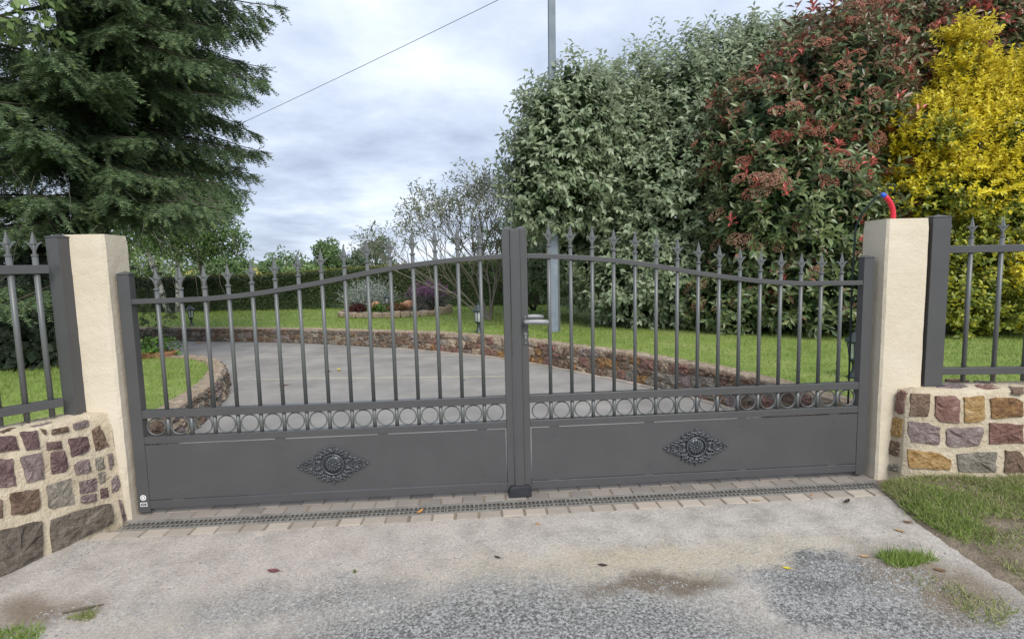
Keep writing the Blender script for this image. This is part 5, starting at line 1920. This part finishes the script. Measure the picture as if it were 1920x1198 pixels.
# yellow field rising behind the birches
o = MB().add([(-46, 60, -.5), (-25, 60, -.5), (-36, 100, 2.0), (-62, 100, 2.1), (-90, 180, 1.0), (-60, 180, 1.0)], [(0, 1, 2, 3), (3, 2, 5, 4)]).build('field', M['yfield'])
tag(o, kind='structure')
hs_ = wempty('white_house', (-30, 48, -.3), 'tiny white house with grey roof far behind the left gate post', 'house')
MB().box(-32.5, -28.6, 46, 50, -.4, 1.75).build('wall', M['house_w'], hs_)
MB().add([(-32.8, 45.7, 1.75), (-28.3, 45.7, 1.75), (-28.3, 50.3, 1.75), (-32.8, 50.3, 1.75), (-32.8, 48, 2.5), (-28.3, 48, 2.5)], [(0, 1, 5, 4), (2, 3, 4, 5), (0, 4, 3), (1, 2, 5), (0, 3, 2, 1)]).build('roof', M['house_r'], hs_)
MB().box(-31.7, -31.1, 45.95, 46.02, .6, 1.5).build('window', M['ink'], hs_)
MB().box(-30.0, -29.4, 45.95, 46.02, .6, 1.5).build('window', M['ink'], hs_)

# ---------------------------------------------------------------- flower bed island
BC = Vector((-2.05, 9.75, .24))
bed = wempty('flower_bed', tuple(BC), 'oval island flower bed edged with low pale stones on the lawn', 'flower bed')
vs = [(BC.x, BC.y, .40)]
n = 28
for k in range(n):
    a = 2 * math.pi * k / n
    vs.append((BC.x + 1.22 * math.cos(a), BC.y + .82 * math.sin(a), .33))
MB().add(vs, [(0, 1 + k, 1 + (k + 1) % n) for k in range(n)]).build('soil', M['soil'], bed, True)
k = 0
a = 0
while a < 2 * math.pi - .05:
    wd = random.uniform(.13, .24)
    r0 = Vector((BC.x + 1.26 * math.cos(a), BC.y + .86 * math.sin(a), 0))
    h_ = random.uniform(.10, .15) + (.05 if math.cos(a) > .75 else 0)
    mb = MB().box(-.11, .11, -.07, .07, -.02, h_)
    mb.v = [(x * random.uniform(.8, 1.1), y * random.uniform(.8, 1.1), z_ * random.uniform(.85, 1.1)) for x, y, z_ in mb.v]
    o = mb.build('edging_stone', M['st_t'], bed, bevel=.035)
    o.location = (r0.x, r0.y, .24)
    o.rotation_euler = (0, 0, math.atan2(.86 * math.cos(a), -1.26 * math.sin(a)))
    a += .205 / math.hypot(1.26 * math.sin(a), .86 * math.cos(a))


def spiky(name, c, n, ln, spread, mat, label, cat, tpl=BLADE, wid=.02, tip=None, zs=1.0):
    t_ = wempty(name, c, label, cat)
    d = rdir(n)
    d[:, 2] = np.abs(d[:, 2]) * zs + .25
    d[:, :2] *= spread
    P = np.tile(np.array(c), (n, 1)) + rng.normal(size=(n, 3)) * [.10, .08, .0]
    L = ln * rng.uniform(.55, 1.1, n)
    scatter('stems', P, d, rdir(n), L, wid, tpl, M[mat], t_, 'stuff')
    e = P + unit(d) * (L * .55)[:, None]
    m2 = shoots(e, unit(d), 7, ln * .42, .3, 1.0, .15, .05, .35, .6, 0)
    scatter('foliage', *m2, LEAF2, M[mat], t_, 'stuff')
    if tip:
        e2 = P + unit(d) * (L * .92)[:, None]
        e2 = e2[(e2[:, 2] > c[2] + ln * .38)]
        m3 = shoots(e2, np.tile([0, 0, 1.0], (len(e2), 1)), 6, .10, .5, .6, .3, .045, .5, .8, 0)
        scatter('flowers', *m3, LEAF2, M[tip], t_, 'stuff')


spiky('lavender_bush', (-2.72, 9.85, .36), 420, .78, .85, 'L_lav', 'silver grey spiky bush in the left half of the island bed', 'bush', wid=.012)
spiky('heather_bush', (-1.25, 9.75, .36), 420, .60, .95, 'L_heath', 'rounded grey bush topped with purple flowers in the right half of the bed', 'bush', wid=.012, tip='L_purple', zs=.9)
spiky('bedding_plant', (-2.40, 9.25, .34), 90, .20, .8, 'L_plant', 'small bright green plant at the front of the island bed', 'plant', wid=.02)
spiky('bedding_plant', (-2.85, 9.45, .34), 90, .22, .8, 'L_darkred', 'small dark red plant at the left end of the island bed', 'plant', wid=.02)
spiky('bedding_plant', (-1.95, 9.25, .34), 120, .20, 1.1, 'L_brown', 'brown dried low plant in the middle of the island bed', 'plant', wid=.02)
spiky('bedding_plant', (-1.45, 9.3, .34), 90, .18, 1.1, 'L_heath', 'small grey plant before the purple flowered bush', 'plant', wid=.02)


def jar(loc, rz, label):
    prof = [(.02, -.18), (.06, -.17), (.105, -.08), (.115, 0), (.10, .07), (.06, .12), (.05, .14), (.075, .165), (.078, .175), (.06, .17), (.045, .13), (.02, .0)]
    mb = MB().lathe(prof, n=16, axis='x')
    j = empty('terracotta_jar', loc, label, 'jar', rz=rz)
    mb.build('pot', M['terra'], j, True)
    for s_ in (-1, 1):
        MB().tube([(.10, s_ * .09, 0), (.135, s_ * .12, 0), (.165, s_ * .10, 0), (.165, s_ * .07, 0)], .012, 6).build('handle', M['terra'], j, True)


jar((-2.45, 9.42, .46), math.radians(-60), 'terracotta jar lying in the bed with its mouth towards the gate')
jar((-1.72, 9.45, .46), math.radians(185), 'terracotta jar lying on its side beside the purple bush')


# ---------------------------------------------------------------- garden lanterns
def lantern_proto():
    r = bpy.data.objects.new('garden_lantern', None)
    r.empty_display_size = .1
    COL.objects.link(r)
    MB().lathe([(.060, 0), (.060, .012), (.045, .03), (.026, .06), (.020, .10), (.024, .13), (.034, .15), (.05, .165), (.055, .172)], n=14).build('base', M['lantern'], r, True)
    cg = MB()
    for k in range(6):
        a = 2 * math.pi * k / 6
        b0 = (.046 * math.cos(a), .046 * math.sin(a), .17)
        b1 = (.066 * math.cos(a), .066 * math.sin(a), .325)
        cg.tube([b0, b1], .0055, 5)
    cg.lathe([(.066, .318), (.074, .322), (.074, .332), (.064, .336)], n=6)
    fr = cg.build('cage', M['lantern'], r)
    for k in range(6):
        a0, a1 = 2 * math.pi * k / 6, 2 * math.pi * (k + 1) / 6
        q = [(.044 * math.cos(a0), .044 * math.sin(a0), .175), (.044 * math.cos(a1), .044 * math.sin(a1), .175), (.063 * math.cos(a1), .063 * math.sin(a1), .32), (.063 * math.cos(a0), .063 * math.sin(a0), .32)]
        MB().add(q, [(0, 1, 2, 3)]).build('pane', M['glass'], fr)
    MB().lathe([(.012, .17), (.012, .22), (.022, .24), (.022, .29), (.01, .3)], n=10).build('bulb', M['white'], r, True)
    rf_ = MB().lathe([(.085, .332), (.088, .338), (.060, .372), (.036, .398), (.030, .41), (.014, .418), (.010, .43), (.014, .438), (.006, .452), (.002, .47)], n=12).build('roof', M['lantern'], r)
    return r


LN = [((-6.02, 8.42, .228), .98, 'dark garden lantern on the far wall edge under the birches'),
      ((-.16, 5.42, .262), 1.05, 'dark garden lantern on the wall edge left of the gate centre'),
      ((3.02, 1.34, .272), .95, 'dark garden lantern on the grass beside the right gate stile'),
      ((-2.22, 9.55, .37), .82, 'small dark lantern standing in the island flower bed')]
l0 = lantern_proto()
for i, (loc, s_, lab) in enumerate(LN):
    o = l0 if i == 0 else copy_tree(l0)
    o.location = loc
    o.scale = (s_,) * 3
    o.rotation_euler = (0, 0, .4 * i)
    tag(o, lab, 'lantern', 'garden lanterns')

# planter at the far edge of the small lawn
pl = wempty('planter', (-4.75, 4.85, .07), 'low oval terracotta planter with green plants at the edge of the small lawn', 'planter')
mb = MB().lathe([(.16, 0), (.20, .03), (.235, .11), (.245, .12), (.22, .12), (.20, .09), (.02, .09)], (0, 0, 0), 20)
mb.v = [(-4.75 + x * 1.2, 4.95 + y * .7, z_ + .08) for x, y, z_ in mb.v]
mb.build('pot', M['terra'], pl, True)
P, Nn = shell([(-4.75, 4.95, .22, .27, .17, .12)], 120, .5, 1.1, .2, .15, 1.2)
arr = shoots(P, Nn, 6, .10, .6, .7, .5, .045, .7, .9, .1)
scatter('plants', *arr, LEAF4, M['L_plant'], pl, 'stuff')
rk = MB().ball((-5.15, 4.95, .14), .12, 10, 7, (1.2, .8, .7))
rk.v = [(x + random.uniform(-.015, .015), y + random.uniform(-.015, .015), z_ + random.uniform(-.015, .015)) for x, y, z_ in rk.v]
tag(rk.build('rock', M['st_g'], smooth=False), 'grey rock beside the terracotta planter', 'rock')

# ---------------------------------------------------------------- utility pole, wire, conduit
up = wempty('utility_pole', (1.03, 5.25, .26), 'tall galvanised steel pole rising out of the lawn before the shrub', 'pole')
w0, w1, d0, d1 = .066, .048, .05, .04


def polebox(x0a, x1a, x0b, x1b, ya, yb, z0, z1, ox):
    return MB().add([(x0a, ya, z0), (x1a, ya, z0), (x1a, yb, z0), (x0a, yb, z0), (x0b + ox, ya, z1), (x1b + ox, ya, z1), (x1b + ox, yb, z1), (x0b + ox, yb, z1)],
                    [(0, 3, 2, 1), (4, 5, 6, 7), (0, 1, 5, 4), (1, 2, 6, 5), (2, 3, 7, 6), (3, 0, 4, 7)])


polebox(.955, 1.075, .975, 1.065, 5.20, 5.30, .2, 8.2, .05).build('shaft', M['zinc'], up, bevel=.006)
polebox(1.0765, 1.115, 1.07, 1.095, 5.235, 5.27, .2, 2.0, .012).build('timber_stub', M['zinc_dark'], up)  # darker strip along the right side of the lower shaft
wp = []
A_, B_ = Vector((-9.6, 14.4, 4.72)), Vector((4.76, 5.2, 7.30))
for i in range(25):
    t = i / 24
    p = A_.lerp(B_, t)
    wp.append((p.x, p.y, p.z - .08 * 4 * t * (1 - t)))
o = MB().tube(wp, .0065, 6).build('overhead_wire', M['wire'])
tag(o, 'thin dark overhead wire slanting across the cloudy sky', 'wire')

cd = wempty('conduit', (2.25, .06, 1.515), 'red plastic conduit end bent over on top of the right pillar', 'conduit')
pts = [(2.252, .06, 1.50), (2.250, .06, 1.545), (2.244, .06, 1.58), (2.230, .06, 1.612), (2.208, .06, 1.64), (2.190, .06, 1.655)]
MB().tube(pts, [.0140, .0140, .0138, .0136, .0134, .0134], 12).build('tube', M['red_plastic'], cd, True)
rb = MB()
for i in range(len(pts) - 1):
    for t in (.25, .75):
        p, q = Vector(pts[i]), Vector(pts[i + 1])
        c0 = p.lerp(q, t)
        d_ = (q - p).normalized() * .003
        rb.tube([c0 - d_, c0 + d_], .0152, 12)
rb.build('ribs', M['red_plastic'], cd)
MB().tube([(2.193, .06, 1.653), (2.178, .06, 1.662), (2.168, .06, 1.660)], [.0145, .0140, .009], 10).build('blue_tape', M['blue_plastic'], cd, True)
o = MB().tube([(2.172, .06, 1.661), (2.150, .065, 1.652), (2.122, .085, 1.615), (2.100, .12, 1.56), (2.095, .16, 1.48), (2.098, .175, 1.2), (2.105, .178, .5), (2.106, .178, GZ)], .0058, 7).build('power_cable', M['cable'])
tag(o, 'thin black cable hanging from the red conduit down the pillar', 'cable')
